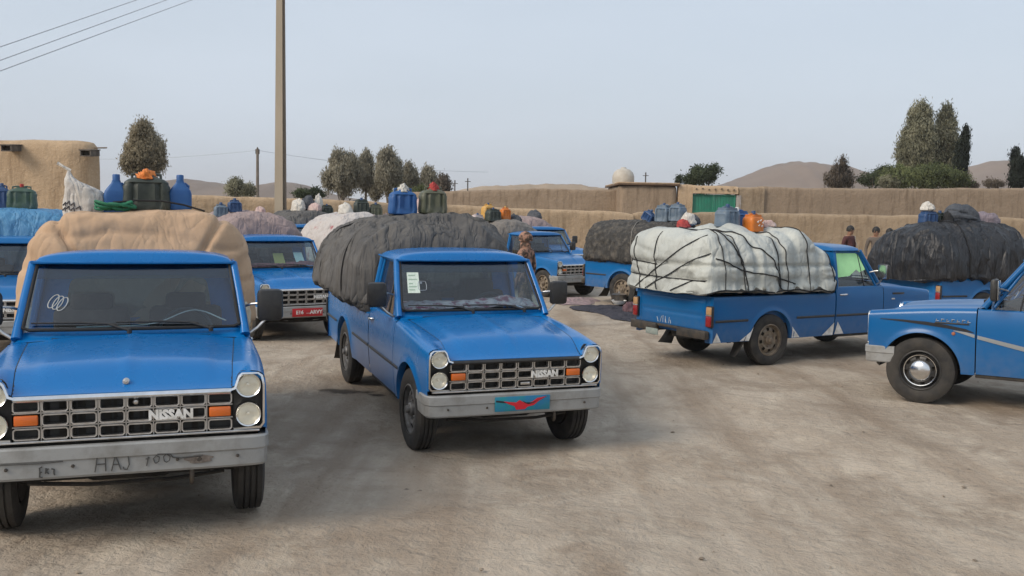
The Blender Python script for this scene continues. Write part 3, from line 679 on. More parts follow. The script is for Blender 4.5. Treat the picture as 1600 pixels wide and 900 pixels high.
def T(name, c1, c2, **k):
    a = dict(rough=.9, vs=3.5, lo=.3, hi=.7, bump=.2, bs=160, bump2=.15, bs2=9, crumple=.5, cs=4.5, wrinkle=.55, ws=5.); a.update(k); return M(name, c1, col2=c2, **a)
TAN = T('tan_quilted_cloth', (.50,.345,.225), (.42,.285,.18), crumple=.5, cs=2.6, wrinkle=.22, ws=2.6)
DGREY = T('dark_grey_tarp', (.125,.12,.113), (.075,.074,.074), rough=.85, crumple=.25, cs=3., wrinkle=.75, ws=3.8)
WHITETARP = T('off_white_sheeting', (.50,.52,.48), (.38,.40,.38), rough=.55, vs=2.2, crumple=.5, cs=3.6, wrinkle=.35, ws=3.4)
BLACKTARP = T('black_tarp', (.008,.010,.014), (.022,.022,.024), rough=.42, vs=2.5, crumple=.25, cs=3.5, wrinkle=.6, ws=3.2)
BROWNTARP = T('mottled_dark_net_tarp', (.035,.034,.032), (.13,.115,.095), rough=.8, vs=9, lo=.45, hi=.75)
MAUVE = T('dusty_mauve_cloth', (.34,.26,.25), (.27,.21,.20))
PATTERN = T('red_speckled_white_cloth', (.48,.45,.43), (.36,.10,.11), vs=4, lo=.60, hi=.72)
GREYTARP = T('grey_brown_tarp', (.22,.20,.18), (.16,.145,.13))
BLUETARP = T('faded_blue_tarp', (.045,.18,.37), (.08,.25,.43), rough=.6)
CREAM = T('cream_sacking', (.55,.50,.40), (.42,.37,.28))
ROPEBLACK = M('black_rope', (.012,.012,.013), .8); ROPEGREY = M('grey_rope', (.20,.19,.17), .9); ROPEGREEN = M('green_rope', (.006,.10,.05), .7, col2=(.01,.16,.08), vs=30)
LG = 'loads tied on the pickup truck beds'
LOADS = {}
RR = [((.60,1.02),(-.66,1.80)), ((.34,1.02),(-.78,1.56)), ((.64,1.74),(.60,1.4),(.46,1.02)), ((.16,1.82),(.15,1.36),(.08,1.02)), ((.86,1.41),(.12,1.37)), ((.86,1.21),(-.78,1.19)), ((-.22,1.03),(-.55,1.19),(-.80,1.20))]
def build_loads():
    L = LOADS
    L['T1'] = Load('T1', -2.45, -.17, .92, 1.98, 1.12, 0, 3.6, .36, foldz=(.032,3.4), foldx=(.02,2.5), amps=(.045,1.2,.016,2.3,.006,6.), drape=.3, pinch=((-.5,.06),(-1.1,.06)), useams=((.635,.016,.045),(.375,.014,.04),(.20,.03,.03),(.79,.03,.03)), nu=150, nv=150, seed=3.1, side_bulge=-.02, capp=2.6)
    o = L['T1'].build('cargo_load', TAN, 'tan quilted load bulging behind the cab of the truck with HAJ on its bumper', 'load', LG)
    U = Load('T1', -2.42, -.17, .84, 1.30, 1.0, 0, 6, .15, nu=60, nv=60, amps=(.02,2,.012,7,.004,20), seed=8.)
    me = MB().add((U.G - L['T1'].base).reshape(-1,3).tolist(), [(j*61+i,(j+1)*61+i,(j+1)*61+i+1,j*61+i+1) for j in range(60) for i in range(60)]).mesh('sack_layer', CREAM, 180); link('sack_layer', me, o)
    L['T2'] = Load('T2', -2.80, -.16, .93, 1.93, 1.09, -.02, 3.3, .45, tuck=.09, foldx=(.10,3.0), amps=(.045,1.1,.018,3.,.006,9.), drape=.85, seed=11.7, slope=-.04, nu=140, nv=160, ztf=lambda t: -.12*(1-t)**3)
    L['T2'].build('cargo_load', DGREY, 'dark grey tarp load hanging in folds on the centre truck with the red eagle plate', 'load', LG)
    L['T2'].rope([(-1.9,.12),(-1.75,.5),(-1.9,.9)], .008, ROPEBLACK); L['T2'].rope([(-1.0,.10),(-1.1,.5),(-1.0,.9)], .008, ROPEBLACK)
    pp = ((-2.12,.07),(-1.84,.06),(-1.38,.08),(-1.06,.06),(-.61,.08))
    L['T8'] = Load('T8', -2.76, -.19, .92, 1.83, 1.045, 0, 3.8, .36, foldx=(.018,4.), foldz=(.02,3.2), amps=(.075,1.9,.012,4.,.004,12.), drape=.5, pinch=pp, tuck=.05, tiers=((1.20,.025),(1.40,.03)), seed=21.3, nu=140, nv=170, pinchd=.055, capp=3.2,
        ztf=lambda t: .05*math.sin(PI*t) - .24*sstep(.78,1.,t) + .05*math.sin(t*19)*.6)
    L['T8'].build('cargo_load', WHITETARP, 'off-white sheeted load lashed with black ropes beside the green window cab', 'load', LG)
    for x, y in ((-2.13,-2.05),(-1.86,-1.80),(-1.42,-1.38),(-1.34,-1.30),(-1.04,-1.08),(-.60,-.62)): L['T8'].rope([(x+.06,.10),(x,.3),(y-.03,.5),(x-.05,.7),(x,.90)], rnd.choice((.007,.008,.010)), ROPEBLACK)
    for a in (((-2.2,.5),(-1.95,.72),(-1.83,.90)), ((-1.9,.42),(-1.75,.70),(-1.40,.90)), ((-.30,.6),(-.34,.78),(-.52,.90)), ((-2.3,.80),(-1.8,.86),(-1.2,.885))): L['T8'].rope(a, .009, ROPEBLACK)
    L['T8'].rope([(-2.45,.905),(-1.4,.90),(-.22,.905)], .012, ROPEBLACK)
    for a in RR: rear_rope(L['T8'], a, .0075, ROPEBLACK)
    L['T9'] = Load('T9', -2.80, -.19, 1.02, 1.95, 1.02, .10, 2.7, .50, foldx=(.07,3.4), amps=(.05,1.2,.020,3.4,.007,10.), drape=.7, seed=31.9, slope=.17, nu=130, nv=150)
    L['T9'].build('cargo_load', BLACKTARP, 'black wrinkled tarp load on the rear-right truck before the mud wall', 'load', LG)
    L['T9'].rope([(-1.8,.12),(-1.8,.5),(-1.8,.9)], .008, ROPEBLACK)
    L['T7'] = Load('T7', -2.68, -.19, .90, 1.86, 1.03, 0, 3.0, .40, amps=(.04,1.5,.024,8.,.014,20.), drape=.5, seed=41.3)
    L['T7'].build('cargo_load', BROWNTARP, 'mottled dark netted load on the truck beside the dark ground sheet', 'load', LG)
    L['T7'].rope([(-2.2,.12),(-1.4,.5),(-1.2,.9)], .010, ROPEGREY)
    L['T3'] = Load('T3', -2.5, -.2, .90, 2.03, 1.05, 0, 2.8, .45, nu=90, nv=100, amps=(.04,1.4,.020,4.,.008,13.), foldx=(.04,3.), seed=51.1)
    L['T3'].build('cargo_load', MAUVE, 'dusty mauve cloth load on the truck with the red number plate', 'load', LG)
    L['T4b'] = Load('T4b', -2.6, -.2, .95, 2.03, 1.05, 0, 2.5, .5, nu=90, nv=100, amps=(.05,1.4,.026,5.,.010,13.), foldx=(.04,3.), seed=61.7)
    L['T4b'].build('cargo_load', PATTERN, 'white load with dark red marks hidden behind the dark grey tarp load', 'load', LG)
    L['T4'] = Load('T4', -2.6, -.2, 1.05, 2.03, 1.05, .25, 2.4, .5, nu=80, nv=90, amps=(.05,1.4,.026,5.,.010,13.), foldx=(.04,3.), seed=71.7)
    L['T4'].build('cargo_load', DGREY, 'dark grey load with cloth bags on top, far behind the mauve load', 'load', LG)
    L['T5'] = Load('T5', -2.6, -.2, 1.0, 1.95, 1.05, -.15, 2.3, .5, nu=90, nv=100, amps=(.04,1.4,.02,5.,.010,13.), foldx=(.04,3.), seed=81.7, slope=.05)
    L['T5'].build('cargo_load', GREYTARP, 'grey-brown load on the truck behind the camouflaged person', 'load', LG)
    L['T6'] = Load('T6', -2.6, -.2, .95, 1.97, 1.05, 0, 2.3, .5, nu=80, nv=90, amps=(.04,1.4,.02,5.,.010,13.), foldx=(.04,3.), seed=91.7)
    L['T6'].build('cargo_load', MAUVE, 'pinkish-brown load on the farthest truck nearest the wall corner', 'load', LG)
    L['T0'] = Load('T0', -2.5, -.2, .92, 2.06, 1.05, 0, 3.2, .4, nu=90, nv=100, amps=(.03,1.4,.018,5.,.008,13.), foldx=(.04,3.), seed=14.7)
    L['T0'].build('cargo_load', BLUETARP, 'faded blue tarp load at the left edge below the mud building', 'load', LG)

# ---------------------------------------------------------------- jerrycans, sacks and bundles lying on the loads
def can_parts(w, d, h, ribs=3, neck=.0, big=False, jug=False):
    """canister body: rounded upright block whose shoulders slope to the neck, with raised ribs"""
    m = MB(); prof = [(0,.90),(.04,1.0),(.68,1.0),(.80,.93),(.88,.76),(.93,.52),(.96,.36),(1.0,.34)] if (ribs or big) else [(0,.90),(.04,1.0),(.55,1.0),(.68,.90),(.80,.66),(.90,.44),(.95,.36),(1.0,.34)]; n = 72; vs = []
    sub = []
    for i in range(len(prof)-1):
        for k in range(4): f = k/4; sub.append((prof[i][0]*(1-f)+prof[i+1][0]*f, prof[i][1]*(1-f)+prof[i+1][1]*f))
    sub.append(prof[-1]); shoulder = (.0 if big else .62)
    for z, sc in sub:
        sx = sc if not big else max(sc, .78 if z < .97 else .7)
        for k in range(n):
            a = 2*PI*k/n; c, s = math.cos(a), math.sin(a); q = .42
            x = math.copysign(abs(c)**q, c)*w/2*sx; y = math.copysign(abs(s)**q, s)*d/2*(.35+.65*sc if not big else max(sc,.8))
            if ribs and .08 < z < .78: y *= 1 - .26*sum(math.exp(-((x-w*g_)/(w*.05))**2) for g_ in ((-.27,0,.27) if ribs > 2 else (-.18,.18))); x *= 1 + .03*math.cos(z*30)
            vs.append((x, y, z*h*.92))
    L = len(sub); m.add(vs, [(i*n+k, i*n+(k+1)%n, (i+1)*n+(k+1)%n, (i+1)*n+k) for i in range(L-1) for k in range(n)] + [tuple(range(n))[::-1], tuple((L-1)*n+k for k in range(n))])
    cap = MB().lathe([(.0,.06),(.026,.058),(.030,.05),(.030,.0)], 14, 'z', (w*.0, 0, h*.92-.005))
    hd = MB().tube([(-w*.30,0,h*.80),(-w*.30,0,h*.93),(-w*.16,0,h*.955),(-w*.05,0,h*.93)], .013, 6).tube([(w*.30,0,h*.80),(w*.30,0,h*.93),(w*.16,0,h*.955),(w*.05,0,h*.93)], .013, 6)
    if not ribs and not big: hd = MB().tube([(w*.34,0,h*.60),(w*.36,0,h*.76),(w*.22,0,h*.84),(w*.10,0,h*.84)], .012, 6)
    return m, cap, hd
CAN = dict(blue=M('blue_plastic', (.010,.075,.25), .5, col2=(.02,.10,.28), vs=9, dust=.0), navy=M('dark_blue_plastic', (.012,.05,.15), .5, col2=(.03,.07,.16), vs=9),
    green=M('dark_green_plastic', (.022,.032,.026), .5, col2=(.05,.06,.05), vs=9), olive=M('olive_plastic', (.075,.085,.05), .5, col2=(.12,.12,.085), vs=9),
    slate=M('slate_blue_plastic', (.09,.14,.20), .5, col2=(.15,.19,.23), vs=9), orange=M('orange_plastic', (.62,.17,.012), .45, col2=(.5,.15,.03), vs=9),
    yellow=M('yellow_plastic', (.60,.32,.045), .5, col2=(.5,.30,.10), vs=9), white=M('white_plastic', (.62,.57,.55), .5, col2=(.5,.42,.42), vs=9), grass=M('moss_green_plastic', (.04,.085,.05), .5, col2=(.06,.10,.09), vs=9))
RAG_OR = T('orange_rag', (.72,.20,.03), (.62,.25,.10)); RAG_W = T('white_rag', (.62,.60,.55), (.5,.47,.42)); RAG_R = T('red_rag', (.45,.05,.04), (.3,.06,.06)); RAG_P = T('pale_pink_rag', (.55,.36,.34), (.5,.42,.38))
SACKM = T('white_woven_sack', (.56,.54,.50), (.44,.42,.40), vs=8); INK = M('sack_print', (.08,.08,.09), .8); CLOTHD = T('dark_slate_cloth', (.05,.06,.075), (.09,.095,.105)); CLOTHM = T('mauve_grey_cloth', (.20,.165,.19), (.28,.23,.25))
def blob(w, d, h, seed, amp=.12, n=28, flat=True):
    def f(u, v):
        th, ph = 2*PI*u, PI*v; c = Vector((math.sin(ph)*math.cos(th), math.sin(ph)*math.sin(th), math.cos(ph)))
        k = 1 + amp*noise.fractal(c*1.7 + Vector((seed,0,0)), 1., 2., 3) + amp*.5*(1-2*abs(noise.noise(c*3.5 + Vector((0,seed,0)))))
        z = c.z if c.z > 0 or not flat else c.z*.25
        return (c.x*w/2*k, c.y*d/2*k, (z + (.25 if flat else 1))*h/(1.25 if flat else 2)*k)
    return MB().grid(f, n, n)
def put(t, x, y, dz=-.012):
    """a spot on top of that truck's load, and the load's own yaw"""
    z = LOADS[t].at(x, y); return place(t, (x, y, z+dz)), POSE[t][2]
CG = 'jerrycans carried on top of the loads'
def jerrycan(t, x, y, w, h, colour, label, yaw=PI/2, d=None, cap=None, ribs=3, big=False, tilt=0., rag=None):
    p, th = put(t, x, y); d = d or w*.62
    b, c, hd = can_parts(w, d, h, ribs, big=big)
    r = tag(link('jerrycan', None, None, p, (0, tilt, th + yaw)), label, 'jerrycan', CG); r.empty_display_size = .1
    link('canister', b.mesh('canister', CAN[colour], 45), r); link('carry_handle', hd.mesh('carry_handle', CAN[colour], 60), r)
    link('screw_cap', c.mesh('screw_cap', cap or CAN['navy'], 40), r)
    if rag:
        bl = blob(w*.34, w*.34, .075, x*9+y, .45); bl.v = [(a, b_-d*.12, z*1.0+h*.80 - .10*abs(b_)) for a, b_, z in bl.v]; link('rag', bl.mesh('rag', rag, 180), r)
    return r
def bundle(t, x, y, w, d, h, mat, name, label, cat, seed, amp=.16, dz=-.03, yaw=0, z=None):
    p, th = put(t, x, y, dz)
    if z is not None: p = place(t, (x, y, z))
    return tag(link(name, blob(w, d, h, seed, amp, 32).mesh(name, mat, 180), None, p, (0,0,th+yaw)), label, cat, 'bundles and rags lying on the loads')

# ---------------------------------------------------------------- ground, hills
def mud_mat(name, c1, c2, c3):
    m = M(name, c1, .95, col2=c2, vs=1.3, lo=.3, hi=.7, bump=.9, bs=24, bump2=1., bs2=4.5, spec=.2)
    N = m.node_tree; b = N.nodes['Principled BSDF']; src = b.inputs['Base Color'].links[0].from_socket
    tc = N.nodes.new('ShaderNodeTexCoord'); n = N.nodes.new('ShaderNodeTexNoise'); n.inputs['Scale'].default_value = 34; n.inputs['Detail'].default_value = 4; n.inputs['Roughness'].default_value = .7
    r = N.nodes.new('ShaderNodeMapRange'); r.inputs[1].default_value = .52; r.inputs[2].default_value = .70; x = N.nodes.new('ShaderNodeMix'); x.data_type = 'RGBA'
    N.links.new(tc.outputs['Object'], n.inputs['Vector']); N.links.new(n.outputs['Fac'], r.inputs[0]); N.links.new(r.outputs[0], x.inputs[0])
    N.links.new(src, x.inputs[6]); x.inputs[7].default_value = (*c3, 1)
    mp = N.nodes.new('ShaderNodeMapping'); mp.inputs['Scale'].default_value = (2.6,2.6,.3); N.links.new(tc.outputs['Object'], mp.inputs[0]); n2 = N.nodes.new('ShaderNodeTexNoise'); n2.inputs['Scale'].default_value = 1.5; n2.inputs['Detail'].default_value = 7; n2.inputs['Roughness'].default_value = .7; N.links.new(mp.outputs[0], n2.inputs['Vector'])
    r2 = N.nodes.new('ShaderNodeMapRange'); r2.inputs[1].default_value = .5; r2.inputs[2].default_value = .72; r2.inputs[4].default_value = .9; N.links.new(n2.outputs['Fac'], r2.inputs[0]); x2 = N.nodes.new('ShaderNodeMix'); x2.data_type = 'RGBA'; N.links.new(r2.outputs[0], x2.inputs[0]); N.links.new(x.outputs[2], x2.inputs[6])
    x2.inputs[7].default_value = (c2[0]*.62, c2[1]*.60, c2[2]*.58, 1); N.links.new(x2.outputs[2], b.inputs['Base Color']); return m
def ground_mat():
    m = bpy.data.materials.new('dusty_ground'); m.use_nodes = True; N = m.node_tree; b = N.nodes['Principled BSDF']; b.inputs['Roughness'].default_value = .97; b.inputs['Specular IOR Level'].default_value = .15
    tc = N.nodes.new('ShaderNodeTexCoord')
    def nz(s, d=6, ro=.6, dist=0., st=None):
        n = N.nodes.new('ShaderNodeTexNoise'); n.inputs['Scale'].default_value = s; n.inputs['Detail'].default_value = d; n.inputs['Roughness'].default_value = ro; n.inputs['Distortion'].default_value = dist
        if st:
            mp = N.nodes.new('ShaderNodeMapping'); mp.inputs['Scale'].default_value = st; N.links.new(tc.outputs['Object'], mp.inputs[0]); N.links.new(mp.outputs[0], n.inputs['Vector'])
        else: N.links.new(tc.outputs['Object'], n.inputs['Vector'])
        return n.outputs['Fac']
    def rg(v, a, c, lo=0., hi=1.):
        r = N.nodes.new('ShaderNodeMapRange'); r.inputs[1].default_value = a; r.inputs[2].default_value = c; r.inputs[3].default_value = lo; r.inputs[4].default_value = hi; N.links.new(v, r.inputs[0]); return r.outputs[0]
    def mx(f, a, c):
        x = N.nodes.new('ShaderNodeMix'); x.data_type = 'RGBA'; N.links.new(f, x.inputs[0])
        for i, q in ((6,a),(7,c)):
            if hasattr(q, 'links'): N.links.new(q, x.inputs[i])
            else: x.inputs[i].default_value = (*q, 1)
        return x.outputs[2]
    c = mx(rg(nz(.35, 5, .6, .6), .35, .65), (.475,.407,.328), (.38,.318,.25))
    c = mx(rg(nz(1.1, 6, .62, .8), .46, .72, 0, .8), c, (.24,.185,.135))          # browner trodden patches
    c = mx(rg(nz(4.5, 7, .7, 0, (1,.55,1)), .50, .70, 0, .6), c, (.56,.49,.39))     # pale loose dust
    c = mx(rg(nz(26, 5, .75), .58, .74, 0, .7), c, (.21,.165,.12))                  # dark crumbs
    c = mx(rg(nz(70, 3, .7), .60, .75, 0, .5), c, (.60,.54,.45))
    c = mx(rg(nz(.9, 3, .5, 1.5), .66, .76, 0, .55), c, (.22,.165,.12))            # old oil and dung stains
    for rz_, sd_, am_ in ((.55, 0., .75), (-.75, 9., .6)):       # broad bands worn by tyres
        mp = N.nodes.new('ShaderNodeMapping'); mp.inputs['Rotation'].default_value = (0,0,rz_); mp.inputs['Scale'].default_value = (1.4,.20,1); mp.inputs['Location'].default_value = (sd_,0,0); N.links.new(tc.outputs['Object'], mp.inputs[0])
        n = N.nodes.new('ShaderNodeTexNoise'); n.inputs['Scale'].default_value = 1.; n.inputs['Detail'].default_value = 5; n.inputs['Roughness'].default_value = .55; n.inputs['Distortion'].default_value = .3; N.links.new(mp.outputs[0], n.inputs['Vector'])
        c = mx(rg(n.outputs['Fac'], .52, .68, 0, am_), c, (.27,.21,.155))
    N.links.new(c, b.inputs['Base Color'])
    prev = None
    for s, d, st, dist in ((3.2, 5, .55, .10), (11, 6, .65, .06), (45, 5, .5, .02)):
        bp = N.nodes.new('ShaderNodeBump'); bp.inputs['Strength'].default_value = st; bp.inputs['Distance'].default_value = dist
        N.links.new(nz(s, d, .65, .4), bp.inputs['Height'])
        if prev: N.links.new(prev, bp.inputs['Normal'])
        prev = bp.outputs[0]
    N.links.new(prev, b.inputs['Normal']); return m
def spread(a, b, st, far, g=1.25):
    mid = list(np.arange(a, b+1e-6, st)); L, s = [], st
    x = a
    while x > -far: s *= g; x -= s; L.append(x)
    U, s, x = [], st, b
    while x < far: s *= g; x += s; U.append(x)
    return L[::-1] + mid + U
gx = spread(-13, 15, .10, 3500); gy = spread(1.5, 30, .10, 3500)
gv = []
for y in gy:
    for x in gx:
        if -40 < x < 40 and -10 < y < 60:
            k = 1 - .85*wheel_near(x, y)
            z = ground_z(x, y) + k*(.022*noise.fractal(Vector((x*.9, y*.9, 0)), 1., 2., 3) + .010*noise.fractal(Vector((x*4, y*4, 3)), 1., 2., 2) - .012*abs(noise.noise(Vector((x*2.2+y*.8, y*.5, 9)))))
        else: z = 0.
        gv.append((x, y, z))
nx = len(gx); gf = [(j*nx+i, j*nx+i+1, (j+1)*nx+i+1, (j+1)*nx+i) for j in range(len(gy)-1) for i in range(nx-1)]
me = bpy.data.meshes.new('ground'); me.from_pydata(gv, [], gf); me.shade_smooth(); me.materials.append(ground_mat())
tag(link('ground', me), 'pale trodden dirt yard', None, None, 'structure')
# small stones and clods
STONE = M('dusty_stone', (.30,.25,.19), .95, col2=(.16,.13,.10), vs=4)
sm = MB()
for k in range(620):
    y = 4.5 + 24*rnd.random()**1.5; x = rnd.uniform(-.60, .60)*y; s = rnd.choice((.004,.005,.006,.008,.010,.015))*rnd.uniform(.7, 1.3)
    q = [Vector((rnd.gauss(0,1), rnd.gauss(0,1), rnd.gauss(0,1))).normalized() for _ in range(1)]
    base = [(1,0,0),(-1,0,0),(0,1,0),(0,-1,0),(0,0,1),(0,0,-1)]; a = rnd.uniform(0, 3)
    vs = [((c[0]*math.cos(a)-c[1]*math.sin(a))*s*rnd.uniform(.7,1.5)+x, (c[0]*math.sin(a)+c[1]*math.cos(a))*s*rnd.uniform(.7,1.5)+y, c[2]*s*.6*rnd.uniform(.7,1.2)+ground_z(x,y)+s*.2) for c in base]
    sm.add(vs, [(0,2,4),(2,1,4),(1,3,4),(3,0,4),(2,0,5),(1,2,5),(3,1,5),(0,3,5)])
tag(link('loose_stones', sm.mesh('loose_stones', STONE, 20)), 'small stones and clods scattered over the dirt yard', None, None, 'stuff')
def hill(name, prof, Y, depth, mat, label, seed, nxs=150, nys=26):
    """a ridge whose crest runs at distance Y; prof: (x metres, crest height)"""
    xs = np.linspace(prof[0][0], prof[-1][0], nxs); PX = [p[0] for p in prof]; PZ = [p[1] for p in prof]; m = MB(); vs = []
    for j in range(nys+1):
        q = -1 + 2*j/nys
        for x in xs:
            h = interp(x, PX, PZ); k = math.cos(q*PI/2)**1.4; s = Y*.012
            n = noise.fractal(Vector((x/Y*26+seed, q*5, seed)), 1., 2., 5); g = abs(noise.noise(Vector((x/Y*60+seed, q*1.5, 1))))
            vs.append((x, Y + q*depth, -1 + (h+1)*k*(1 + (.10*n - .10*g)*(1-k*.55))))
    n = nxs; me = m.add(vs, [(j*n+i, j*n+i+1, (j+1)*n+i+1, (j+1)*n+i) for j in range(nys) for i in range(n-1)]).mesh(name, mat, 180)
    return tag(link(name, me), label, None, None, 'structure')
def hz(px): return 327.8 + .0201*(px-800)
def crest(pts, Y): return [((px-800)/FPX*Y, max(-.5, CAM_H + (hz(px)-py)/FPX*Y)) for px, py in pts]
HILLM = M('bare_brown_hill', (.195,.145,.110), .97, col2=(.145,.108,.085), vs=.02, bump=.0)
HILLN = M('pale_earth_mound', (.36,.275,.19), .97, col2=(.28,.21,.145), vs=.05)
hill('hills', crest([(1075,300),(1130,287),(1160,275),(1190,262),(1215,254),(1240,251),(1265,254),(1290,259),(1312,263),(1340,273),(1390,285),(1440,282),(1490,271),(1512,261),(1535,254),(1570,253),(1600,252),(1660,262),(1760,285),(1850,300)], 620), 620, 150, HILLM, 'bare brown hills beyond the right wall', 3.3)
hill('hills', crest([(180,310),(240,292),(280,281),(300,280),(335,285),(370,292),(400,292),(430,286),(452,284),(470,288),(490,296),(520,305),(560,312)], 560), 560, 130, HILLM, 'low brown hills beyond the left wall', 7.7)
hill('earth_mound', crest([(640,322),(690,302),(725,294),(780,290),(850,287),(900,290),(950,297),(1000,304),(1060,312)], 170), 170, 55, HILLN, 'long pale earth mound behind the far wall', 12.1)

# ---------------------------------------------------------------- mud walls and buildings
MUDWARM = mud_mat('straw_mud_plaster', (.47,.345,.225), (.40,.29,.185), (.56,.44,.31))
MUDGREY = mud_mat('grey_brown_mud', (.30,.23,.165), (.25,.19,.135), (.36,.285,.21))  # greyer, darker mud tone for the far walls and the small house
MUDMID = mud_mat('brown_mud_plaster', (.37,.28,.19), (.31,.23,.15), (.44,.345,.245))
def mud_wall(name, pts, thick, mat, label, seed, step=.35, rows=14, base=-.3, cat='wall'):
    """pts: (x, y, top z); uneven rounded coping, lumpy faces"""
    xs = []; 
    for a, b in zip(pts[:-1], pts[1:]):
        n = max(2, int(math.dist(a[:2], b[:2])/step)); xs += [tuple(np.array(a)*(1-k/n)+np.array(b)*k/n) for k in range(n)]
    xs.append(pts[-1]); vs = []; N_ = 2*rows+6
    for i, (x, y, zt) in enumerate(xs):
        a = xs[max(0,i-1)]; b = xs[min(len(xs)-1,i+1)]; t = Vector((b[0]-a[0], b[1]-a[1])).normalized(); nn = Vector((t.y, -t.x))
        if nn.y > 0 and abs(nn.y) > .3: nn = -nn
        zt2 = zt + .05*noise.fractal(Vector((x*.55, seed, 0)), 1., 2., 4) + .03*noise.noise(Vector((x*2.5, seed, 4)))
        ring = [(1, base + (zt2-.14-base)*k/rows) for k in range(rows+1)] + [(.86, zt2-.05), (.5, zt2-.005), (0, zt2), (-.5, zt2-.005), (-.86, zt2-.06)] + [(-1, base + (zt2-.14-base)*k/rows) for k in range(rows, -1, -1)]
        for o, z in ring:
            d = thick/2*o*(1 + .25*(1-(z-base)/(zt2-base))) + ((.035*noise.fractal(Vector((x*.9, z*1.3, seed + o)), 1., 2., 3) - .05*max(0, noise.noise(Vector((x*2.6, z*.35, seed))))*max(0,(z-base)/(zt2-base))) if abs(o) == 1 else 0)
            vs.append((x + nn.x*d, y + nn.y*d, z))
    n = len(ring); L = len(xs)
    m = MB().add(vs, [(i*n+k, i*n+k+1, (i+1)*n+k+1, (i+1)*n+k) for i in range(L-1) for k in range(n-1)] + [tuple(range(n)), tuple((L-1)*n+k for k in range(n))])
    b0 = pts[0]; m.v = [(x-b0[0], y-b0[1], z) for x, y, z in m.v]
    return tag(link(name, m.mesh(name, mat, 60), None, (b0[0], b0[1], 0)), label, cat)
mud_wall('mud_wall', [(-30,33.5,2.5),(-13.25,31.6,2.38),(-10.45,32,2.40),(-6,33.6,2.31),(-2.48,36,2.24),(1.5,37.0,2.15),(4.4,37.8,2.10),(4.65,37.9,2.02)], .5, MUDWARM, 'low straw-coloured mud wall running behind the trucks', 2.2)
mud_wall('mud_wall', [(4.75,38.1,2.05),(5.0,38.1,2.14),(7,38.7,2.14),(10.4,40,2.19),(16,41,2.20),(22.47,42,2.19),(40,45,2.2)], .5, MUDMID, 'low brown mud wall behind the people and the black load', 5.1)
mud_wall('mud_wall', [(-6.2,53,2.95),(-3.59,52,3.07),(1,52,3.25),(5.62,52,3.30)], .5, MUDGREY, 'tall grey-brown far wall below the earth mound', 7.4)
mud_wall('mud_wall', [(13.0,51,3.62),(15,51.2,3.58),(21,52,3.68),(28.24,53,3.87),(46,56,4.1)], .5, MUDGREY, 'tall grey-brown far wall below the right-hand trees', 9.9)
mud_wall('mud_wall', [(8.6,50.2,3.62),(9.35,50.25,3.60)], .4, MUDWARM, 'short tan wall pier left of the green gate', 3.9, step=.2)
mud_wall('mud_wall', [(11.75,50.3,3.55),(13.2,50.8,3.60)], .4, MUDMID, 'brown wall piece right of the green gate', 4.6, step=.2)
# lintel wall above the gate, with holes where beam ends sit
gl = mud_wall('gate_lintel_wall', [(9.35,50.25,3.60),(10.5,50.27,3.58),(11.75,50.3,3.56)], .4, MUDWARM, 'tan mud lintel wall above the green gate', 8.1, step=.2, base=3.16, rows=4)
WOOD = M('weathered_beam', (.10,.07,.045), .9, col2=(.17,.13,.09), vs=8)
for k in range(7): link('beam_end', MB().lathe([(0,-.02),(.05,-.02),(.05,.2)], 8, 'y').mesh('beam_end', WOOD, 40), gl, (.2+.33*k, -.24, 3.38+.03*math.sin(k*2)))
def mud_building(name, x0, x1, y0, y1, h, mat, label, seed, skew=0.):
    m = MB(); N_ = 88; lev = [(-.3,1,.0),(h*.2,1,.0),(h*.4,1,0),(h*.6,1,0),(h*.8,1,0),(h-.35,1,0),(h-.16,.995,0),(h-.04,.98,0),(h,.96,0),(h-.02,.92,0),(h-.12,.6,0),(h-.12,.0,0)]; vs = []
    cx, cy, ax, ay = (x0+x1)/2, (y0+y1)/2, (x1-x0)/2, (y1-y0)/2
    for z, s, _ in lev:
        for k in range(N_):
            a = 2*PI*(k+.5)/N_; c, sn = math.cos(a), math.sin(a); g = .045; t = max(abs(c), abs(sn)); q = (abs(c/t)**(1/g)+abs(sn/t)**(1/g))**g
            x, y = c/t/q*ax*s, sn/t/q*ay*s; taper = 1+.012*(1-max(0,z)/h)
            d = .05*noise.fractal(Vector((x*.7+seed, y*.7, z*.9)), 1., 2., 3)
            vs.append((x*taper + c*d - skew*(y+ay), y*taper + sn*d, z + (.06*noise.fractal(Vector((x*.8, y*.8, seed)), 1., 2., 3) if z > h-.4 and s > .5 else 0)))
    L = len(lev); m.add(vs, [(i*N_+k, i*N_+(k+1)%N_, (i+1)*N_+(k+1)%N_, (i+1)*N_+k) for i in range(L-1) for k in range(N_)])
    r = tag(link(name, None, None, (cx, cy, 0)), label, 'building'); r.empty_display_size = 1
    link('wall', m.mesh('wall', mat, 60), r); return r
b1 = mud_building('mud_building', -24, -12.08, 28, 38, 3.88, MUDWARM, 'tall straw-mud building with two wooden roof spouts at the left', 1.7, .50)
SPOUT = M('dark_spout_wood', (.06,.05,.042), .9, col2=(.14,.12,.10), vs=9)
for wx, wz in ((-14.57,3.60),(-12.30,3.50)):
    m = MB(); m.box((0,0,-.08),(.30,.6,.03)); m.box((-.14,0,.0),(.03,.6,.17)); m.box((.14,0,.0),(.03,.6,.17)); m.box((0,0,.09),(.36,.62,.03)); m.box((.0,.1,0),(.26,.4,.12))
    link('roof_spout', m.mesh('roof_spout', SPOUT), b1, (wx+18.04, -5.25, wz), (R(4), 0, 0))
link('pole_end', MB().tube([(0,0,0),(.38,-.03,.01)], .022, 6).mesh('pole_end', WOOD), b1, (-12.26+18.04, -5.05, 3.66))
b2 = mud_building('mud_house', 5.55, 8.55, 50, 57, 3.50, MUDGREY, 'small grey-brown mud house with a dark roof edge beside the gate', 4.4)
